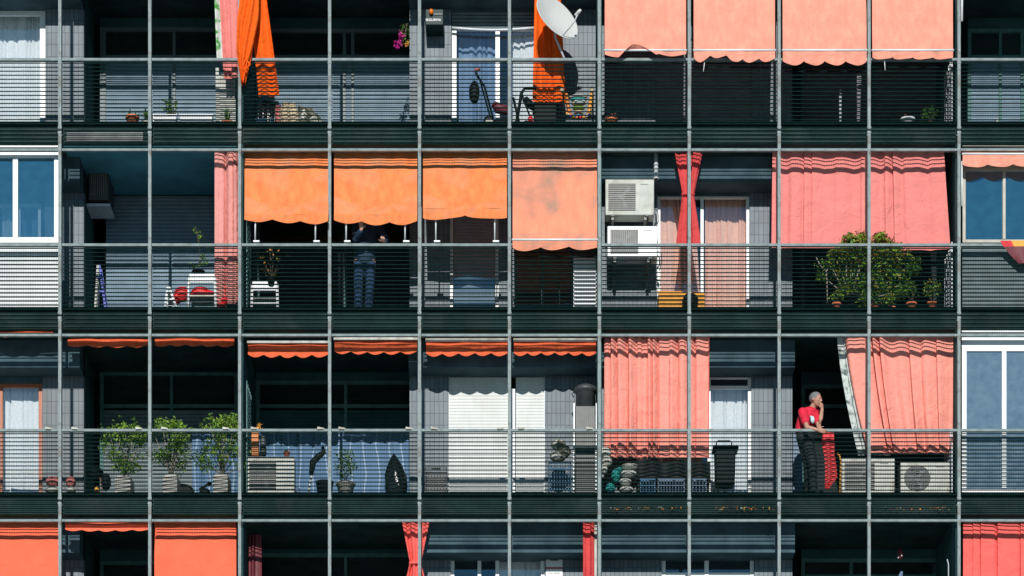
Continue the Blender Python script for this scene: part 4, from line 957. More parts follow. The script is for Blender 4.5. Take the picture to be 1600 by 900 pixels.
# baby rocker
def rocker():
    Y = .24; z = ZF[1]
    t = thing('baby_rocker', 'colourful yellow, orange and green baby rocker seat with a toy bar', 'baby rocker', (X(903, Y), Y, z))
    def ring(px, col_, nm, dx):
        obj(nm, MB().tube([(X(px, Y), Y, Z(146, Y)), (X(px + dx, Y), Y, Z(163, Y)), (X(px + 2.6 * dx, Y), Y, Z(178, Y)), (X(px + 5.5 * dx, Y), Y, Z(186, Y))], [.022, .03, .03, .02], 10), col_, t)
    ring(885, 'orangeplastic', 'side_bar', 2); ring(924, 'yellow', 'side_bar', -1.6)
    mk = [('offwhite', 147), ('teal', 152), ('cream', 158), ('leaf', 165), ('cream', 172), ('bluetowel', 178)]
    for k, (mm, py) in enumerate(mk):
        w_ = 15 - k * 1.6
        obj('seat_stripe', MB().blob((X(904, Y), Y + .09, Z(py, Y)), w_ * S, .05, .035, 14, 8, .05), mm, t)
    obj('pillow', MB().blob((X(906, Y), Y + .02, Z(158, Y)), .09, .04, .035, 14, 8), 'white', t)
    for px, mm in ((878, 'cream'), (925, 'cream')): obj('knob', MB().blob((X(px, Y), Y, Z(141, Y)), .035, .035, .045, 12, 8), mm, t)
    for px in (880, 926): obj('leg', MB().tube([(X(px, Y), Y, Z(146, Y)), (X(px + 1, Y), Y + .03, z + .01)], .014, 8), 'black', t)
    tm = ['red', 'yellow', 'white', 'blue', 'leafyel', 'orangeplastic']
    for k in range(12):
        a = math.pi * (1 + k / 11); obj('toy_bead', MB().blob((X(904 + 19 * math.cos(a), Y), Y - .03, Z(176 - 9 * math.sin(a), Y)), .022, .022, .022, 8, 6), tm[k % 6], t)
    obj('base', MB().tube([(X(881, Y), Y, z + .02), (X(904, Y), Y - .02, z + .015), (X(927, Y), Y, z + .02)], .014, 8), 'black', t)
rocker()
def pole(pxa, ya, pxb, yb, Y, rad, m, label, name, cat='pole', r=1, lean=.1):
    o = obj(name, MB().tube([(X(pxb, Y), Y - lean, yb if isinstance(yb, float) else Z(yb, Y)), (X(pxa, Y), Y, Z(ya, Y))], rad, 10), m, loc=(X(pxb, Y), Y, ZF[r])); return tag(o, label, cat)
pole(1313, 140, 1313, ZF[1] + .001, .4, .018, 'alu', 'short pale grey pole standing under the third peach awning', 'metal_pole', lean=0)
pole(1101, 96, 1099, 112, -.1, .006, 'white', 'short white cord dangling from the peach awning beside a post', 'dangling_cord', 'cord', lean=0)
pole(1382, 94, 1383, 110, -.1, .006, 'white', 'short white cord dangling from the peach awning above the white ribbed pot', 'dangling_cord', 'cord', lean=0)
pole(1503.5, -40, 1503, 33, -.05, .016, 'white', 'white crank rod hanging beside the post of the dark open bay', 'crank_rod', 'rod', lean=0)
pole(1503, 252, 1503, 322, -.03, .012, 'white', 'white crank rod hanging beside the beige framed windows', 'crank_rod', 'rod', r=2, lean=0)
tag(obj('white_figurine', MB().lathe([(.03, 0), (.05, .03), (.035, .12), (.02, .18), (.03, .22), (.01, .26)], (X(1558, .5), .5, ZF[1] + .001), 14), 'offwhite', loc=(X(1558, .5), .5, ZF[1])), 'small pale figurine standing behind the mesh in front of lit shutters', 'figurine')

# ---------------------------------------------------------------- second storey objects
def stepladder(pa, pb, ytop, Y, r, m, label):
    x0, x1 = X(pa, Y), X(pb, Y); z = ZF[r]; zt = Z(ytop, Y)
    t = thing('stepladder', label, 'ladder', ((x0 + x1) / 2, Y, z)); xt = x0 + (x1 - x0) * .2
    for dy in (0, .3):
        obj('rail', MB().obox((x1, Y + dy, z), (xt + .02, Y + .08 + dy * .6, zt), .035, .025), m, t)
        obj('rail', MB().obox((x0, Y + dy, z), (xt, Y + .08 + dy * .6, zt), .035, .025), m if m != 'blue' else 'offwhite', t)
    for k in range(1, 4):
        f = k / 4; xx = x1 + (xt - x1) * f; zz = z + (zt - z) * f
        obj('step', MB().box(xx - .05, xx + .02, Y + .03, Y + .27, zz - .012, zz + .012), m, t)
    obj('brace', MB().obox((x0 + .03, Y, z + .10), (x1 - .04, Y, z + .10), .015, .01), m, t)
stepladder(148, 167, 410, .5, 2, 'blue', 'narrow stepladder with a blue side rail in the shade of the second storey')
stepladder(257, 278, 445, .25, 2, 'white', 'short white stepladder standing beside the red bags')
def chair(pa, pb, Y, r, label, backtop=428):
    x0, x1 = X(pa, Y), X(pb, Y); z = ZF[r]
    t = thing('plastic_chair', label, 'chair', ((x0 + x1) / 2, Y, z), 'white plastic chairs of the second storey')
    zt = Z(backtop, Y); zs = z + .27
    for xx, dy in ((x0, 0), (x1, 0), (x0 + .02, .38), (x1 - .02, .38)):
        obj('leg', MB().tube([(xx, Y + dy, z), (xx + (.01 if xx < (x0 + x1) / 2 else -.01), Y + dy, zt - .04 if dy == 0 else zs)], .022, 10), 'white', t)
    obj('seat', MB().box(x0 + .02, x1 - .02, Y, Y + .4, zs - .035, zs), 'offwhite', t, bevel=.01)
    obj('backrest', MB().box(x0 + .01, x1 - .01, Y - .02, Y + .01, zt - .15, zt), 'white', t, bevel=.02)
    obj('stretcher', MB().tube([(x0, Y, z + .16), (x1, Y, z + .16)], .012, 8), 'white', t)
chair(294, 337, .24, 2, 'white plastic chair with the sapling on it and red bags behind')
chair(393, 434, .30, 2, 'worn white plastic chair with the orange leaved plant, in the shaded bay', 440)
def lumpy(name, label, cat, blobs, m, Y, r, seed=1):
    rnd = random.Random(seed); mb = MB()
    for px, py, rx, rz in blobs: mb.blob((X(px, Y), Y + .05, Z(py, Y)), rx * S, .10, rz * S, 16, 10, .06, rnd)
    return tag(obj(name, mb, m, loc=(X(blobs[0][0], Y), Y, ZF[r])), label, cat)
lumpy('red_bag', 'bright red cloth bag slumped between the white stepladder and the chair', 'bag', [(284, 458, 13, 12), (276, 464, 7, 9)], 'red', .50, 2, 1)
lumpy('red_bag', 'bright red cloth bag with round bulges seen through the white chair', 'bag', [(313, 458, 16, 12), (326, 461, 12, 9), (305, 466, 9, 7)], 'red', .62, 2, 2)
tag(obj('red_stool', MB().box(X(339, .3), X(343, .3), .3, .34, ZF[2], Z(447, .3)).box(X(339, .3), X(352, .3), .3, .5, Z(449, .3), Z(446, .3)).box(X(349, .3), X(352, .3), .3, .34, ZF[2], Z(449, .3)), 'red', loc=(X(345, .3), .3, ZF[2])), 'small red stool between the white chair and the salmon curtain', 'stool')
tag(obj('white_jar', MB().lathe([(.04, 0), (.05, .02), (.05, .09), (.035, .11), (.035, .13)], (X(344.5, .36), .36, Z(446, .3) + .001), 16), 'cream', loc=(X(345, .36), .36, Z(446, .3))), 'cream jar standing on the small red stool', 'jar')
lumpy('red_toy', 'small red and white toy bag on the floor beside the salmon curtain', 'toy', [(350, 470, 6, 7), (346, 476, 5, 3)], 'red', .25, 2, 4)
lumpy('black_bag', 'black bag on the floor under the hem of the salmon curtain', 'bag', [(361, 470, 11, 10), (368, 475, 7, 6)], 'bagblack', .30, 2, 5)
# shadowy boxes under the awnings
t = thing('drying_rack', 'thin dark drying rack behind the mesh below the half lowered awnings', 'rack', (X(860, .6), .6, ZF[2]))
for px in (846, 874): obj('leg', MB().tube([(X(px, .6), .6, ZF[2]), (X(px, .6), .6, Z(400, .6))], .008, 6), 'darkgrey', t)
obj('top_frame', MB().tube([(X(846, .6), .6, Z(400, .6)), (X(874, .6), .6, Z(400, .6))], .008, 6).tube([(X(846, .6), .6, Z(440, .6)), (X(874, .6), .6, Z(440, .6))], .006, 6), 'darkgrey', t)
tag(obj('yellow_crate', MB().box(X(1029, .34), X(1101, .34), .34, .62, ZF[2] + .001, Z(456, .34)).box(X(1027, .33), X(1066, .33), .325, .338, Z(458, .34), Z(455, .34)), 'yellow', loc=(X(1064, .34), .34, ZF[2]), bevel=.01), 'long yellow orange box on the floor below the tied red curtain', 'box')
lumpy('black_cushion', 'round black cushion on the floor in front of the yellow orange box', 'cushion', [(1079, 468, 13, 12)], 'black', .22, 2, 6)
t = thing('drain_pipe', 'white down pipe with a joint beside the stacked outdoor units', 'pipe', (X(1026, .46), .46, Z(300, .46)))
obj('pipe', MB().tube([(X(1025, .46), .46, Z(240, .46)), (X(1025, .46), .46, Z(280, .46))], .035, 12), 'alu', t)
obj('joint', MB().tube([(X(1025, .46), .46, Z(274, .46)), (X(1025, .46), .46, Z(280, .46))], .045, 12), 'white', t)
t = thing('flag_cloth', 'red and yellow striped flag hung below the window sill', 'flag', (X(1590), -.03, Z(390)))
def ff(u, v):
    px0 = 1562 + 30 * v ** 1.2
    return (X(px0 + (1660 - px0) * u), -.05 + .025 * math.sin(14 * u + 3 * v) * v + .05 * v, Z(378 + 6 * u * v * 0 + 34 * v))
mbf = MB(); g0 = MB(); g0.sheet(40, 12, ff)
for f_ in g0.f:
    c_ = sum(f_) / 4; jv = int(min(f_) // 41); iu = min(f_) % 41
    mbf.cur = 1 if (7 <= iu < 16 and jv < 3) or (10 <= iu < 18 and jv > 7) or iu > 26 else (0 if jv < 3 else 2)  # maroon lower rows are shade painted into the flag's red
    mbf.add([g0.v[k] for k in f_], [(0, 1, 2, 3)], True)
obj('flag', mbf, ['red', 'yellow', 'maroon'], t)

t = thing('louvred_cabinet', 'white louvred cabinet standing under the longest orange awning', 'cabinet', (X(914, .25), .25, ZF[2]))
obj('body', MB().box(X(896, .25), X(932, .25), .265, .60, ZF[2] + .001, Z(402, .25)), 'white', t, bevel=.006)
obj('louvred_door', slats(MB(), X(897, .25), X(931, .25), ZF[2] + .03, Z(405, .25), .25, .06, .015), 'white', t)

# ---------------------------------------------------------------- third storey objects
lumpy('red_sack', 'red sack slumped on a white bag beside the orange window frame', 'bag', [(82, 751, 12, 8)], 'pinkrag', .26, 3, 7)
lumpy('white_bag', 'white bag lying on the floor beneath the red sack', 'bag', [(82, 764, 13, 6)], 'offwhite', .22, 3, 8)
lumpy('red_sack', 'round red sack standing beside a facade post above a white cloth', 'bag', [(110, 752, 8, 9)], 'pinkrag', .26, 3, 9)
lumpy('white_bag', 'white cloth on the floor beneath the round red sack', 'bag', [(110, 765, 8, 5)], 'offwhite', .22, 3, 10)
lumpy('yellow_toy', 'small yellow and blue toy on the balcony floor', 'toy', [(151, 765, 4, 5)], 'yellow', .2, 3, 11)
pole(156, 745, 162, ZF[3] + .001, .3, .007, 'pinkrag', 'thin red stick leaning beside the square pot that stands alone', 'red_stick', 'stick', r=3)
lumpy('black_chair_cover', 'dark covered chair shape in the shade behind the pots', 'chair', [(148, 738, 14, 9), (165, 752, 8, 14)], 'black', .8, 3, 12)
for px, lab in ((283, 'black round pan leaning behind the middle square pot'), ):
    tag(obj('black_pan', MB().lathe([(.03, .05), (.15, .04), (.17, 0), (.16, 0), (.14, .03)], (X(px, .42), .45, ZF[3] + .14), 24, 'y', sx=1.2, sy=.75), 'black', loc=(X(px, .42), .42, ZF[3])), lab, 'pan')
t = thing('watering_can', 'black watering can with a raised spout beside the tallest ficus', 'watering can', (X(318, .45), .45, ZF[3]))
obj('can_body', MB().lathe([(.08, 0), (.09, .02), (.085, .14), (.06, .18)], (X(320, .45), .45, ZF[3]), 18), 'black', t)
obj('spout', MB().tube([(X(318, .45), .45, ZF[3] + .06), (X(312, .45), .45, ZF[3] + .18), (X(330, .45), .45, ZF[3] + .28)], [.02, .018, .03], 10), 'black', t)
# outdoor unit side pipe box
# mop / dustpan
t = thing('floor_brush', 'upright brush with a black head and a pale handle leaning behind the mesh', 'brush', (X(485, .35), .35, ZF[3]))
obj('handle', MB().tube([(X(480, .35), .35, ZF[3]), (X(488, .35), .35, Z(738, .35))], .017, 10), 'offwhite', t)
obj('brush_head', MB().tube([(X(486, .35), .35, Z(742, .35)), (X(489, .35), .35, Z(722, .35)), (X(499, .35), .35, Z(712, .35)), (X(506, .35), .35, Z(706, .35)), (X(504, .35), .35, Z(698, .35))], [.035, .055, .05, .04, .02], 12), 'black', t)
t = thing('black_tub', 'low black tub with pale rim marks beside the brush', 'tub', (X(506, .4), .4, ZF[3]))
obj('tub_body', MB().lathe([(.10, 0), (.14, .28), (.15, .29), (.13, .29)], (X(507, .4), .45, ZF[3]), 22), 'black', t)
obj('tray', MB().box(X(497, .35), X(530, .35), .32, .5, ZF[3] + .001, ZF[3] + .04), 'alu', t, bevel=.008)
# rubbish bag
def bagmesh():
    Y = .26; x = X(619, Y); z = ZF[3]; rnd = random.Random(6); mb = MB()
    prof = [(.10, 0), (.155, .04), (.175, .2), (.16, .38), (.12, .52), (.06, .64), (.025, .70), (.012, .72)]
    vs = []; n = 28
    for j, (rr, hh) in enumerate(prof):
        for k in range(n):
            a = 2 * math.pi * k / n; q = rr * (1 + .10 * math.sin(5 * a + hh * 6) + .06 * math.sin(11 * a - hh * 14) + rnd.uniform(-.03, .03))
            vs.append((x + q * math.cos(a) + (-.04 * hh / .7), Y + .15 + q * .8 * math.sin(a), z + hh))
    mb.add(vs, [(i * n + k, i * n + (k + 1) % n, (i + 1) * n + (k + 1) % n, (i + 1) * n + k) for i in range(len(prof) - 1) for k in range(n)] + [tuple(range(n))[::-1]], True)
    tag(obj('rubbish_bag', mb, 'bagblack', loc=(x, Y, z)), 'tall glossy black rubbish bag standing behind the mesh', 'bag')
bagmesh()
# crate
def crate(pa, pb, ya, Y, r, m, label, grid=True, z=None, dpt=.3, top=None):
    x0, x1 = X(pa, Y), X(pb, Y); z0 = ZF[r] if z is None else z; z1 = Z(ya, Y)
    mb = MB(); t_ = .018
    for zz in (z0 + .001, z1 - t_): mb.box(x0, x1, Y, Y + t_, zz, zz + t_); mb.box(x0, x1, Y + dpt - t_, Y + dpt, zz, zz + t_)
    n = max(3, int((x1 - x0) / .045))
    for k in range(n + 1):
        xx = x0 + (x1 - x0 - t_ * .6) * k / n; mb.box(xx, xx + t_ * .6, Y + .002, Y + t_ - .002, z0 + .02, z1 - .02)
    for k in range(1, 5):
        zz = z0 + (z1 - z0) * k / 5; mb.box(x0 + .003, x1 - .003, Y + .004, Y + t_ - .004, zz, zz + .012)
    mb.box(x0, x0 + t_, Y + t_, Y + dpt - t_, z0, z1); mb.box(x1 - t_, x1, Y + t_, Y + dpt - t_, z0, z1); mb.box(x0 + t_, x1 - t_, Y + t_, Y + dpt - t_, z0, z0 + .02)
    o = obj('storage_crate', mb, m, loc=((x0 + x1) / 2, Y, z0)); return tag(o, label, 'crate')
crate(664, 698, 729, .28, 3, 'darkgrey', 'dark lattice crate standing in front of the grey tiles beside the white shutter')
t = thing('cardboard_stack', 'mottled dark cartons filling the lattice crate', 'carton', (X(681, .34), .34, ZF[3]))
obj('carton', MB().box(X(667, .32), X(695, .32), .32, .5, ZF[3] + .03, Z(742, .32)), 'darkgrey', t); obj('paper', MB().box(X(675, .32), X(688, .32), .315, .34, Z(734, .32), Z(730, .32)), 'white', t)
crate(857, 893, 722, .26, 3, 'bluetowel', 'dark blue lattice crate with a mottled bag on top beside the tall cabinet')
lumpy('dark_bag', 'dark mottled bag resting on the dark blue lattice crate', 'bag', [(872, 712, 13, 9), (881, 704, 11, 10), (873, 694, 12, 9)], 'camo', .32, 3, 13)
def cabinet():
    Y = .40; z = ZF[3]; x0, x1 = X(896, Y), X(933, Y)
    t = thing('tall_heater', 'tall grey appliance with white side rails and a black drum on top', 'appliance', ((x0 + x1) / 2, Y, z))
    zt = Z(634, Y)
    obj('body', MB().box(x0 + .03, x1 - .03, Y, Y + .35, z + .001, zt), 'darkgrey', t, bevel=.008)
    f = MB()
    for k in range(9): xx = x0 + .05 + k * (x1 - x0 - .1) / 8.5; f.box(xx, xx + .008, Y - .012, Y - .001, Z(702, Y) + .03, zt - .02)
    obj('front_ribs', f, 'gril', t)
    for xx in (x0, x1 - .022): obj('side_rail', MB().box(xx, xx + .022, Y - .03, Y + .02, Z(702, Y) + .02, zt + .03), 'white', t)
    obj('grille_frame', frame_mb(x0 - .01, x1 - .01, z + .03, Z(698, Y), Y - .06, .022, .03), 'white', t)
    g = MB()
    for k in range(9): zz = z + .06 + k * .065; g.box(x0 + .015, x1 - .035, Y - .045, Y - .035, zz, zz + .012)
    obj('grille', g, 'darkgrey', t)
    cx = (x0 + x1) / 2 + .01
    obj('drum', MB().lathe([(.155, 0), (.155, .26), (.185, .27), (.19, .30), (.17, .34), (.08, .385), (.001, .395)], (cx, Y + .17, zt + .001), 28), 'darkgrey', t)
    for s_ in (-1, 1): obj('handle', MB().tube([(cx + s_ * .185, Y + .17, zt + .28), (cx + s_ * .22, Y + .17, zt + .24), (cx + s_ * .185, Y + .17, zt + .19)], .01, 6), 'darkgrey', t)
cabinet()
# bay 7: cloths, crates, trolley
lumpy('white_blanket', 'crumpled white blanket hanging beside a post below the salmon curtain', 'blanket', [(946, 706, 10, 8), (948, 720, 9, 9), (944, 732, 6, 8)], 'offwhite', .26, 3, 14)
lumpy('teal_cloth', 'bright teal patterned cloth between white blankets', 'cloth', [(962, 742, 7, 11), (954, 762, 8, 8), (968, 734, 6, 5)], 'teal', .24, 3, 15)
lumpy('white_blanket', 'stack of folded white blankets beside the teal cloth', 'blanket', [(984, 728, 14, 5), (982, 739, 13, 6), (977, 752, 10, 6), (979, 764, 11, 6)], 'offwhite', .24, 3, 16)
tag(obj('covered_crates', MB().sheet(40, 12, lambda u, v: (X(992 + 118 * u, .30), .30 + .02 * math.sin(20 * u) - .03 * v, Z(720 - 3 * math.sin(u * 12), .30) - .33 * v + .015 * math.sin(25 * u) * v)).box(X(996, .32), X(1108, .32), .34, .7, ZF[3] + .001, Z(724, .32)), 'black', loc=(X(1050, .3), .3, ZF[3])), 'black cloth draped over boxes below the salmon curtain', 'cover')
for a, b, lab in ((1000, 1024, 'dark blue lattice crate next to the folded white blankets'), (1028, 1070, 'blue grey lattice crate in front of the black draped cloth'), (1082, 1104, 'blue grey lattice crate nearest the shopping trolley')):
    crate(a, b, 748, .20, 3, 'bluecrate' if a > 1010 else 'bluetowel', lab, dpt=.08)
def trolley():
    Y = .34; z = ZF[3]; x0, x1 = X(1117, Y), X(1150, Y)
    t = thing('shopping_trolley', 'black shopping trolley bag with a curved handle in front of the lace curtain', 'trolley', ((x0 + x1) / 2, Y, z))
    mb = MB(); zt, zb = Z(700, Y), Z(757, Y)
    vs = [(x0 + .02, Y, zb), (x1 - .02, Y, zb), (x1 - .02, Y + .25, zb), (x0 + .02, Y + .25, zb), (x0, Y - .02, zt), (x1, Y - .02, zt), (x1, Y + .27, zt), (x0, Y + .27, zt)]
    mb.add(vs, [(3, 2, 1, 0), (0, 1, 5, 4), (1, 2, 6, 5), (2, 3, 7, 6), (3, 0, 4, 7), (4, 5, 6, 7)]); obj('bag', mb, 'black', t, bevel=.02)
    obj('flap', MB().box(x0 - .03, x1 + .04, Y - .04, Y + .29, zt - .02, zt + .04), 'black', t, bevel=.015)
    xa_, xb_ = x0 + .03, x1 - .06
    obj('handle', MB().tube([(xa_, Y + .1, zt + .03), (xa_, Y + .1, zt + .12), (xa_ + .03, Y + .1, zt + .145), (xb_ - .03, Y + .1, zt + .145), (xb_, Y + .1, zt + .12), (xb_, Y + .1, zt + .03)], .011, 8), 'black', t)
    for xx in (x0 + .02, x1 - .02): wheel(t, xx, Y + .12, z + .06, .06, 'x', 'black', 'offwhite')
    for xx in (x0 + .05, x1 - .05): obj('leg', MB().tube([(xx, Y, z), (xx, Y, zb)], .01, 8), 'black', t)
trolley()
# towel over the rail
def towel():
    Y = .20; t = thing('red_towel', 'bright red towel hanging down inside the rail beside the man', 'towel', (X(1296, Y), Y, Z(675, Y)))
    def fn(u, v):
        xa_ = [(1286, 1303), (1284, 1304), (1288, 1304), (1289, 1307), (1289, 1308), (1289, 1295)]
        k = v * 5; i = min(4, int(k)); f = k - i
        a = xa_[i][0] * (1 - f) + xa_[i + 1][0] * f; b = xa_[i][1] * (1 - f) + xa_[i + 1][1] * f
        return (X(a + (b - a) * u, Y), Y + .007 * math.sin(9 * u + 2 * v), Z(676 + 88 * v, Y))
    obj('cloth', MB().sheet(16, 30, fn), 'red', t)
towel()
tag(obj('yellow_hose', MB().tube([(X(1308, .3), .3, Z(708, .3)), (X(1312, .28), .28, Z(712, .28)), (X(1314, .3), .3, Z(722, .3)), (X(1312, .3), .3, ZF[3] + .01)], .014, 8), 'yellow', loc=(X(1312, .3), .3, ZF[3])), 'yellow hose end beside the outdoor unit near the red towel', 'hose')
tag(obj('blue_board', MB().box(X(1239, 1.2), X(1254, 1.2), 1.2, 1.24, ZF[3] + .001, Z(672, 1.2)), 'bluecrate', loc=(X(1246, 1.2), 1.2, ZF[3])), 'blue board standing behind the man in the red shirt', 'board')
# leaf litter along the slab gap
def litter(px0, px1, r, seed, n, label):
    rnd = random.Random(seed); mb = MB()
    for _ in range(n):
        x = X(rnd.uniform(px0, px1)); leaf(mb, Vector((x, rnd.uniform(.03, .06), ZF[r] - .25 + rnd.uniform(-.01, .03))), rnd.uniform(.02, .05), rnd, 0, rnd.choice((0, 0, 1, 2)))
    o = obj('leaf_litter', mb, ['orangeplastic', 'yellow', 'offwhite'], loc=(X((px0 + px1) / 2), .04, ZF[r] - .27)); tag(o, label, 'litter', kind='stuff')
litter(945, 1068, 3, 1, 60, 'dry orange leaves caught behind the mesh under the white blankets')
litter(1112, 1212, 3, 2, 50, 'dry orange leaves caught behind the mesh under the shopping trolley')
litter(1350, 1488, 3, 3, 40, 'dry orange leaves caught behind the mesh under the outdoor units')
# ---------------------------------------------------------------- lowest storey
t = thing('wall_notice', 'white and pink paper notice on the wall beside the lowest window', 'notice', (X(866, .9), .9, Z(900, .9)))
x0, x1 = X(853, .93), X(879, .93)
obj('paper', MB().box(x0, x1, .938, .946, Z(960, .93), Z(869, .93)), 'white', t)
obj('header', MB().box(x0 + .07, x1 - .07, .932, .936, Z(876, .93), Z(870, .93)), 'darkgrey', t)
obj('pink_band', MB().box(x0, x1, .932, .936, Z(889, .93), Z(886, .93)), 'pinkrag', t)
g = MB(); rnd = random.Random(4)
for q in range(3):
    xx = x0 + .03
    while xx < x1 - .03: l_ = rnd.uniform(.008, .02); g.box(xx, xx + l_, .932, .936, Z(896 + 5 * q, .93), Z(894.5 + 5 * q, .93)); xx += l_ + .008
obj('print_lines', g, 'darkgrey', t)
t = thing('hanging_ornament', 'dark bird shaped hanging ornament with two pale spots in the shaded bay', 'ornament', (X(1407, 1.0), 1.0, Z(870, 1.0)))
obj('body', MB().blob((X(1407, 1.), 1., Z(866, 1.)), .05, .04, .09, 12, 9, .1), 'maroon', t); obj('string', MB().tube([(X(1407, 1.), 1., Z(858, 1.)), (X(1407, 1.), 1., ZC[4])], .003, 5), 'black', t)
for px, py in ((1403.5, 871), (1409, 868)): obj('spot', MB().blob((X(px, .95), .95, Z(py, .95)), .010, .01, .018, 8, 6), 'white', t)
tag(obj('white_cable', MB().tube([(X(1480, .5), .5, Z(874, .5)), (X(1482, .5), .5, Z(882, .5)), (X(1482, .5), .5, Z(960, .5))], .009, 8), 'alu', loc=(X(1481, .5), .5, Z(900, .5))), 'pale bent cable rising in the dark lowest bay', 'cable')
tag(obj('blue_cone', MB().tube([(X(1406, .9), .9, Z(905, .9)), (X(1409, .9), .9, Z(893, .9))], [.05, .02], 10), 'bluecrate', loc=(X(1407, .9), .9, Z(905, .9))), 'small pale blue cone below the hanging ornament', 'cone')

# ---------------------------------------------------------------- people
def remeshed(name, mb, m, parent, vox=.007, smooth=6):
    o = obj(name, mb, m, parent)
    md = o.modifiers.new('remesh', 'REMESH'); md.mode = 'VOXEL'; md.voxel_size = vox; md.use_smooth_shade = True
    ms = o.modifiers.new('smooth', 'SMOOTH'); ms.iterations = smooth; ms.factor = .5
    return o
def ball(mb, c, r): mb.blob(c, r, r, r, 14, 10)
def limb(mb, pts, rs, n=14, ref=None):
    mb.tube(pts, rs, n, ref)
    for p, r_ in zip(pts, rs):
        q = min(r_) if isinstance(r_, (tuple, list)) else r_
        ball(mb, p, q * .98)
def hand(mb, wrist, d, side, s=1.0, curl=.6, spread=.012):
    """palm from the wrist along d; side = direction towards the thumb; fingers curl towards the palm normal"""
    d = Vector(d).normalized(); u = (Vector(side) - d * Vector(side).dot(d)).normalized(); n = d.cross(u)
    w_ = Vector(wrist); pc = w_ + d * .05 * s
    limb(mb, [w_, w_ + d * .035 * s, w_ + d * .085 * s], [(.026 * s, .018 * s), (.036 * s, .017 * s), (.040 * s, .013 * s)], 12, ref=u)
    for k, (off, L) in enumerate(((.030, .068), (.010, .076), (-.010, .070), (-.029, .055))):
        b = w_ + d * .085 * s + u * off * s; p = [b]; dd = d.copy()
        for q in range(3):
            a = curl * (.5 + .5 * q) + k * .05; dd = (Matrix.Rotation(a, 3, u) @ dd)
            p.append(p[-1] + dd * L * s * (.45, .32, .25)[q])
        limb(mb, p, [.0095 * s, .009 * s, .008 * s, .007 * s], 8)
    tb = w_ + d * .03 * s + u * .03 * s
    limb(mb, [tb, tb + (d * .5 + u * .8).normalized() * .035 * s, tb + (d * .5 + u * .8).normalized() * .035 * s + (d * .9 + u * .3 - n * 0).normalized() * .03 * s], [.013 * s, .011 * s, .008 * s], 8)
def head(mb, c, face, up, s=1.0):
    """c: centre of the skull; face: facing direction"""
    c = Vector(c); f = Vector(face).normalized(); up = Vector(up); up = (up - f * up.dot(f)).normalized(); sd_ = f.cross(up)
    def P(a, b, h): return c + f * a * s + sd_ * b * s + up * h * s
    def bl(a, b, h, ra, rb, rh):
        m0 = MB(); m0.blob((0, 0, 0), 1, 1, 1, 20, 14)
        mb.add([P(a + v[0] * ra, b + v[1] * rb, h + v[2] * rh) for v in m0.v], m0.f, True)
    bl(-.012, 0, .022, .098, .077, .090)           # cranium
    bl(.030, 0, -.030, .066, .060, .080)           # face
    bl(.045, 0, -.082, .040, .040, .030)           # chin and jaw
    bl(.078, 0, .018, .018, .052, .014)            # brow
    bl(.096, 0, -.022, .024, .014, .022)           # nose
    bl(.086, 0, -.005, .014, .009, .026)
    bl(.084, 0, -.058, .014, .024, .007); bl(.081, 0, -.070, .013, .021, .007)   # lips
    for q in (-1, 1):
        bl(.066, .042 * q, -.025, .022, .018, .018)    # cheeks
        bl(-.005, .080 * q, -.012, .020, .010, .032)   # ears
        bl(.074, .030 * q, .002, .011, .014, .010)     # eyelids
    return P
def eyes_and_hair(t, P, hair_m='hair', s=1.0, seed=3):
    e = MB()
    for q in (-1, 1): ball(e, P(.081, .030 * q, .001), .008)
    obj('eyes', e, 'black', t)
    m0 = MB(); m0.blob((0, 0, 0), 1, 1, 1, 30, 22); rnd = random.Random(seed); vs = []; keep = []
    for v in m0.v:
        a, b, h = -.016 + v[0] * .106, v[1] * .084, .028 + v[2] * .096
        if a > .045: a = .045 + (a - .045) * .3
        k = 1 + rnd.uniform(-.015, .02); vs.append(P(a * k, b * k, h * k)); keep.append(h > -.035 + max(0, a) * 1.2 - (.02 if a < -.06 else 0))
    fs = [f for f in m0.f if all(keep[i] for i in f)]
    hm = MB(); hm.add(vs, fs, True); obj('hair', hm, hair_m, t, solid=.006)

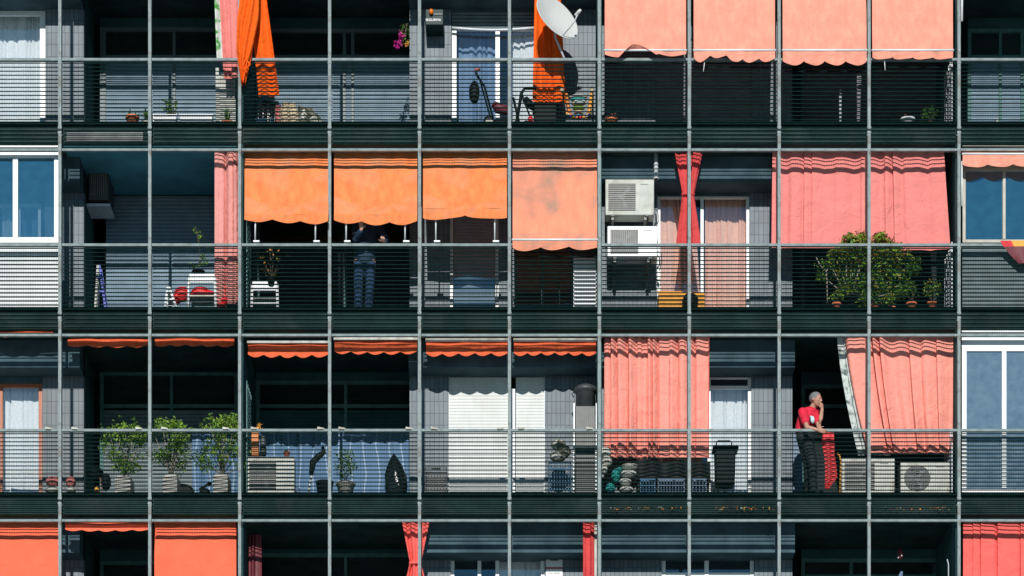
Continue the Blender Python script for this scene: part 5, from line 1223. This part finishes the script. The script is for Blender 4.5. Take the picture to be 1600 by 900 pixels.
def man_red():
    Y = .30; r = 3; z = ZF[r]
    def p(px, py, y=Y): return Vector((X(px, y), y, Z(py, y)))
    t = thing('person', 'grey haired man in a red t-shirt leaning on the rail, hand at mouth', 'person', (X(1262, Y), Y, z))
    # facing towards the street and to the photo's right
    hip_l, hip_r = p(1256, 690, .42), p(1262, 692, .26)
    pelvis = p(1258, 686, .36); waist = p(1256, 668, .34); chest = p(1262, 649, .30); neck = p(1269, 637, .26); headc = p(1275, 624.5, .22)
    face = Vector((.80, -.58, -.12))
    sh_n, sh_f = p(1254, 644, .17), p(1274, 643, .36)      # shoulders near the street / inner
    el_n, wr_n = p(1261, 668, .02), p(1278, 672, -.03)     # forearm resting on the rail
    el_f, wr_f = p(1280, 669, .05), p(1284.5, 640, .08)    # forearm up to the mouth
    kn_l, kn_r = p(1262, 724, .30), p(1270, 726, .14)
    an_l, an_r = p(1262, 763, .48), p(1271, 764, .24)
    b = MB()
    limb(b, [pelvis, waist, chest, neck + Vector((-.01, 0, -.03))], [(.15, .11), (.135, .105), (.155, .115), (.07, .06)], 18, ref=(.65, .75, 0))
    limb(b, [neck + Vector((-.02, .01, -.04)), headc + Vector((-.015, .02, -.06))], [.055, .05])
    P = head(b, headc, face, (0.05, 0, 1), .98)
    for s_, e_, w_ in ((sh_n, el_n, wr_n), (sh_f, el_f, wr_f)):
        limb(b, [chest + (s_ - chest) * .5, s_, (s_ + e_) / 2, e_, (e_ + w_) / 2, w_], [.06, .056, .045, .040, .036, .026])
    hand(b, wr_n, (.9, -.2, -.25), (0, -.3, 1), .98, .5)
    hand(b, wr_f, (-.10, -.05, 1), (-.6, -.5, 0), .98, .9)
    for h_, k_, a_ in ((hip_l, kn_l, an_l), (hip_r, kn_r, an_r)):
        limb(b, [h_, (h_ + k_) / 2, k_, (k_ + a_) / 2, a_], [.085, .075, .055, .050, .036])
    for a_ in (an_l, an_r):
        a2 = Vector((a_.x, a_.y, z + .035)); limb(b, [a2 + Vector((-.03, .04, 0)), a2 + Vector((.05, -.05, -.005)), a2 + Vector((.11, -.10, -.012))], [.034, .034, .022])
    remeshed('body', b, 'skin', t)
    eyes_and_hair(t, P, s=.98)
    s = MB()
    limb(s, [waist + Vector((0, 0, -.10)), waist, chest, neck + Vector((-.012, .01, -.055))], [(.165, .125), (.155, .122), (.175, .132), (.09, .085)], 20, ref=(.65, .75, 0))
    for s_, e_ in ((sh_n, el_n), (sh_f, el_f)):
        m_ = s_ + (e_ - s_) * .62; limb(s, [chest + (s_ - chest) * .5, s_, m_], [.075, .074, .068])
    remeshed('tshirt', s, 'redshirt', t, .009)
    pr = MB(); rnd = random.Random(1)
    c0 = p(1271, 653, .02)
    pp = MB(); pp.blob((c0.x - .005, c0.y + .10, c0.z), .035, .05, .06, 12, 8); pp.blob((c0.x - .03, c0.y + .11, c0.z + .05), .018, .04, .02, 10, 6)
    obj('shirt_print', pp, 'shirtprint', t)
    q = MB()
    for h_, k_, a_ in ((hip_l, kn_l, an_l), (hip_r, kn_r, an_r)):
        a3 = a_ + Vector((0, 0, -.03)); limb(q, [pelvis + (h_ - pelvis) * .4, h_, (h_ + k_) / 2, k_, (k_ + a3) / 2, a3], [.12, .105, .092, .075, .068, .062])
    limb(q, [pelvis + Vector((0, 0, .09)), pelvis, pelvis + Vector((0, 0, -.05))], [(.165, .125), (.17, .13), (.15, .12)], 18, ref=(.65, .75, 0))
    remeshed('trousers', q, 'trousers', t, .01)
    for a_ in (an_l, an_r):
        a2 = Vector((a_.x, a_.y, z + .04)); sh = MB(); limb(sh, [a2 + Vector((-.035, .045, 0)), a2 + Vector((.05, -.05, 0)), a2 + Vector((.12, -.11, -.01))], [.04, .042, .03]); obj('shoe', sh, 'black', t)
man_red()

def man_awning():
    Y = .45; r = 2; z = ZF[r]
    def p(px, py, y=Y): return Vector((X(px, y), y, Z(py, y)))
    t = thing('person', 'person in navy sweater and blue jeans reaching up to the orange awning', 'person', (X(570, Y), Y, z))
    pelvis, waist, chest, neck, headc = p(570, 407), p(570, 388), p(573, 362, .42), p(575, 342, .40), p(576, 327, .38)
    sh_l, sh_r = p(556, 352, .40), p(591, 355, .38)
    el_l, wr_l = p(556, 374, .12), p(564.5, 359, -.06)
    el_r, wr_r = p(603, 374, .22), p(600, 379, .02)
    hips = (p(561, 410), p(579, 410)); kn = (p(560, 446, .40), p(578, 447, .42)); an = (p(560, 476, .46), p(576, 476, .48))
    b = MB()
    limb(b, [pelvis, waist, chest, neck + Vector((0, 0, -.03))], [(.15, .11), (.14, .10), (.17, .11), (.07, .06)], 18, ref=(1, 0, 0))
    limb(b, [neck + Vector((0, 0, -.05)), headc + Vector((0, 0, -.06))], [.055, .05])
    P = head(b, headc, (-.15, -1, .1), (0, 0, 1))
    for s_, e_, w_ in ((sh_l, el_l, wr_l), (sh_r, el_r, wr_r)):
        limb(b, [chest + (s_ - chest) * .5, s_, (s_ + e_) / 2, e_, (e_ + w_) / 2, w_], [.06, .056, .045, .040, .036, .026])
    hand(b, wr_l, (-.02, -.3, 1), (.8, 0, 0), 1.0, .5)
    hand(b, wr_r, (-.15, -.75, .05), (-.8, 0, .2), 1.0, .8)
    for h_, k_, a_ in zip(hips, kn, an): limb(b, [h_, (h_ + k_) / 2, k_, (k_ + a_) / 2, a_], [.085, .075, .055, .05, .036])
    for a_ in an: a2 = Vector((a_.x, a_.y, z + .035)); limb(b, [a2 + Vector((0, .05, 0)), a2 + Vector((0, -.08, -.005)), a2 + Vector((0, -.14, -.012))], [.034, .034, .022])
    remeshed('body', b, 'skin', t)
    eyes_and_hair(t, P)
    s = MB(); limb(s, [pelvis, waist, chest, neck + Vector((0, 0, -.05))], [(.175, .135), (.165, .125), (.195, .135), (.09, .085)], 20, ref=(1, 0, 0))
    for s_, e_, w_ in ((sh_l, el_l, wr_l), (sh_r, el_r, wr_r)): limb(s, [chest + (s_ - chest) * .5, s_, (s_ + e_) / 2, e_, e_ + (w_ - e_) * .85], [.075, .072, .062, .055, .045])
    remeshed('sweater', s, 'navy', t, .01)
    q = MB()
    for h_, k_, a_ in zip(hips, kn, an): a3 = a_ + Vector((0, 0, -.03)); limb(q, [h_, (h_ + k_) / 2, k_, (k_ + a3) / 2, a3], [.085, .082, .074, .070, .068])
    limb(q, [pelvis + Vector((0, 0, .05)), pelvis, pelvis + Vector((0, 0, -.06))], [(.145, .12), (.15, .12), (.14, .11)], 18, ref=(1, 0, 0))
    remeshed('jeans', q, 'jeans', t, .01)
    for a_ in an: a2 = Vector((a_.x, a_.y, z + .04)); sh = MB(); limb(sh, [a2 + Vector((0, .055, 0)), a2 + Vector((0, -.08, 0)), a2 + Vector((0, -.15, -.01))], [.04, .042, .03]); obj('shoe', sh, 'black', t)
man_awning()
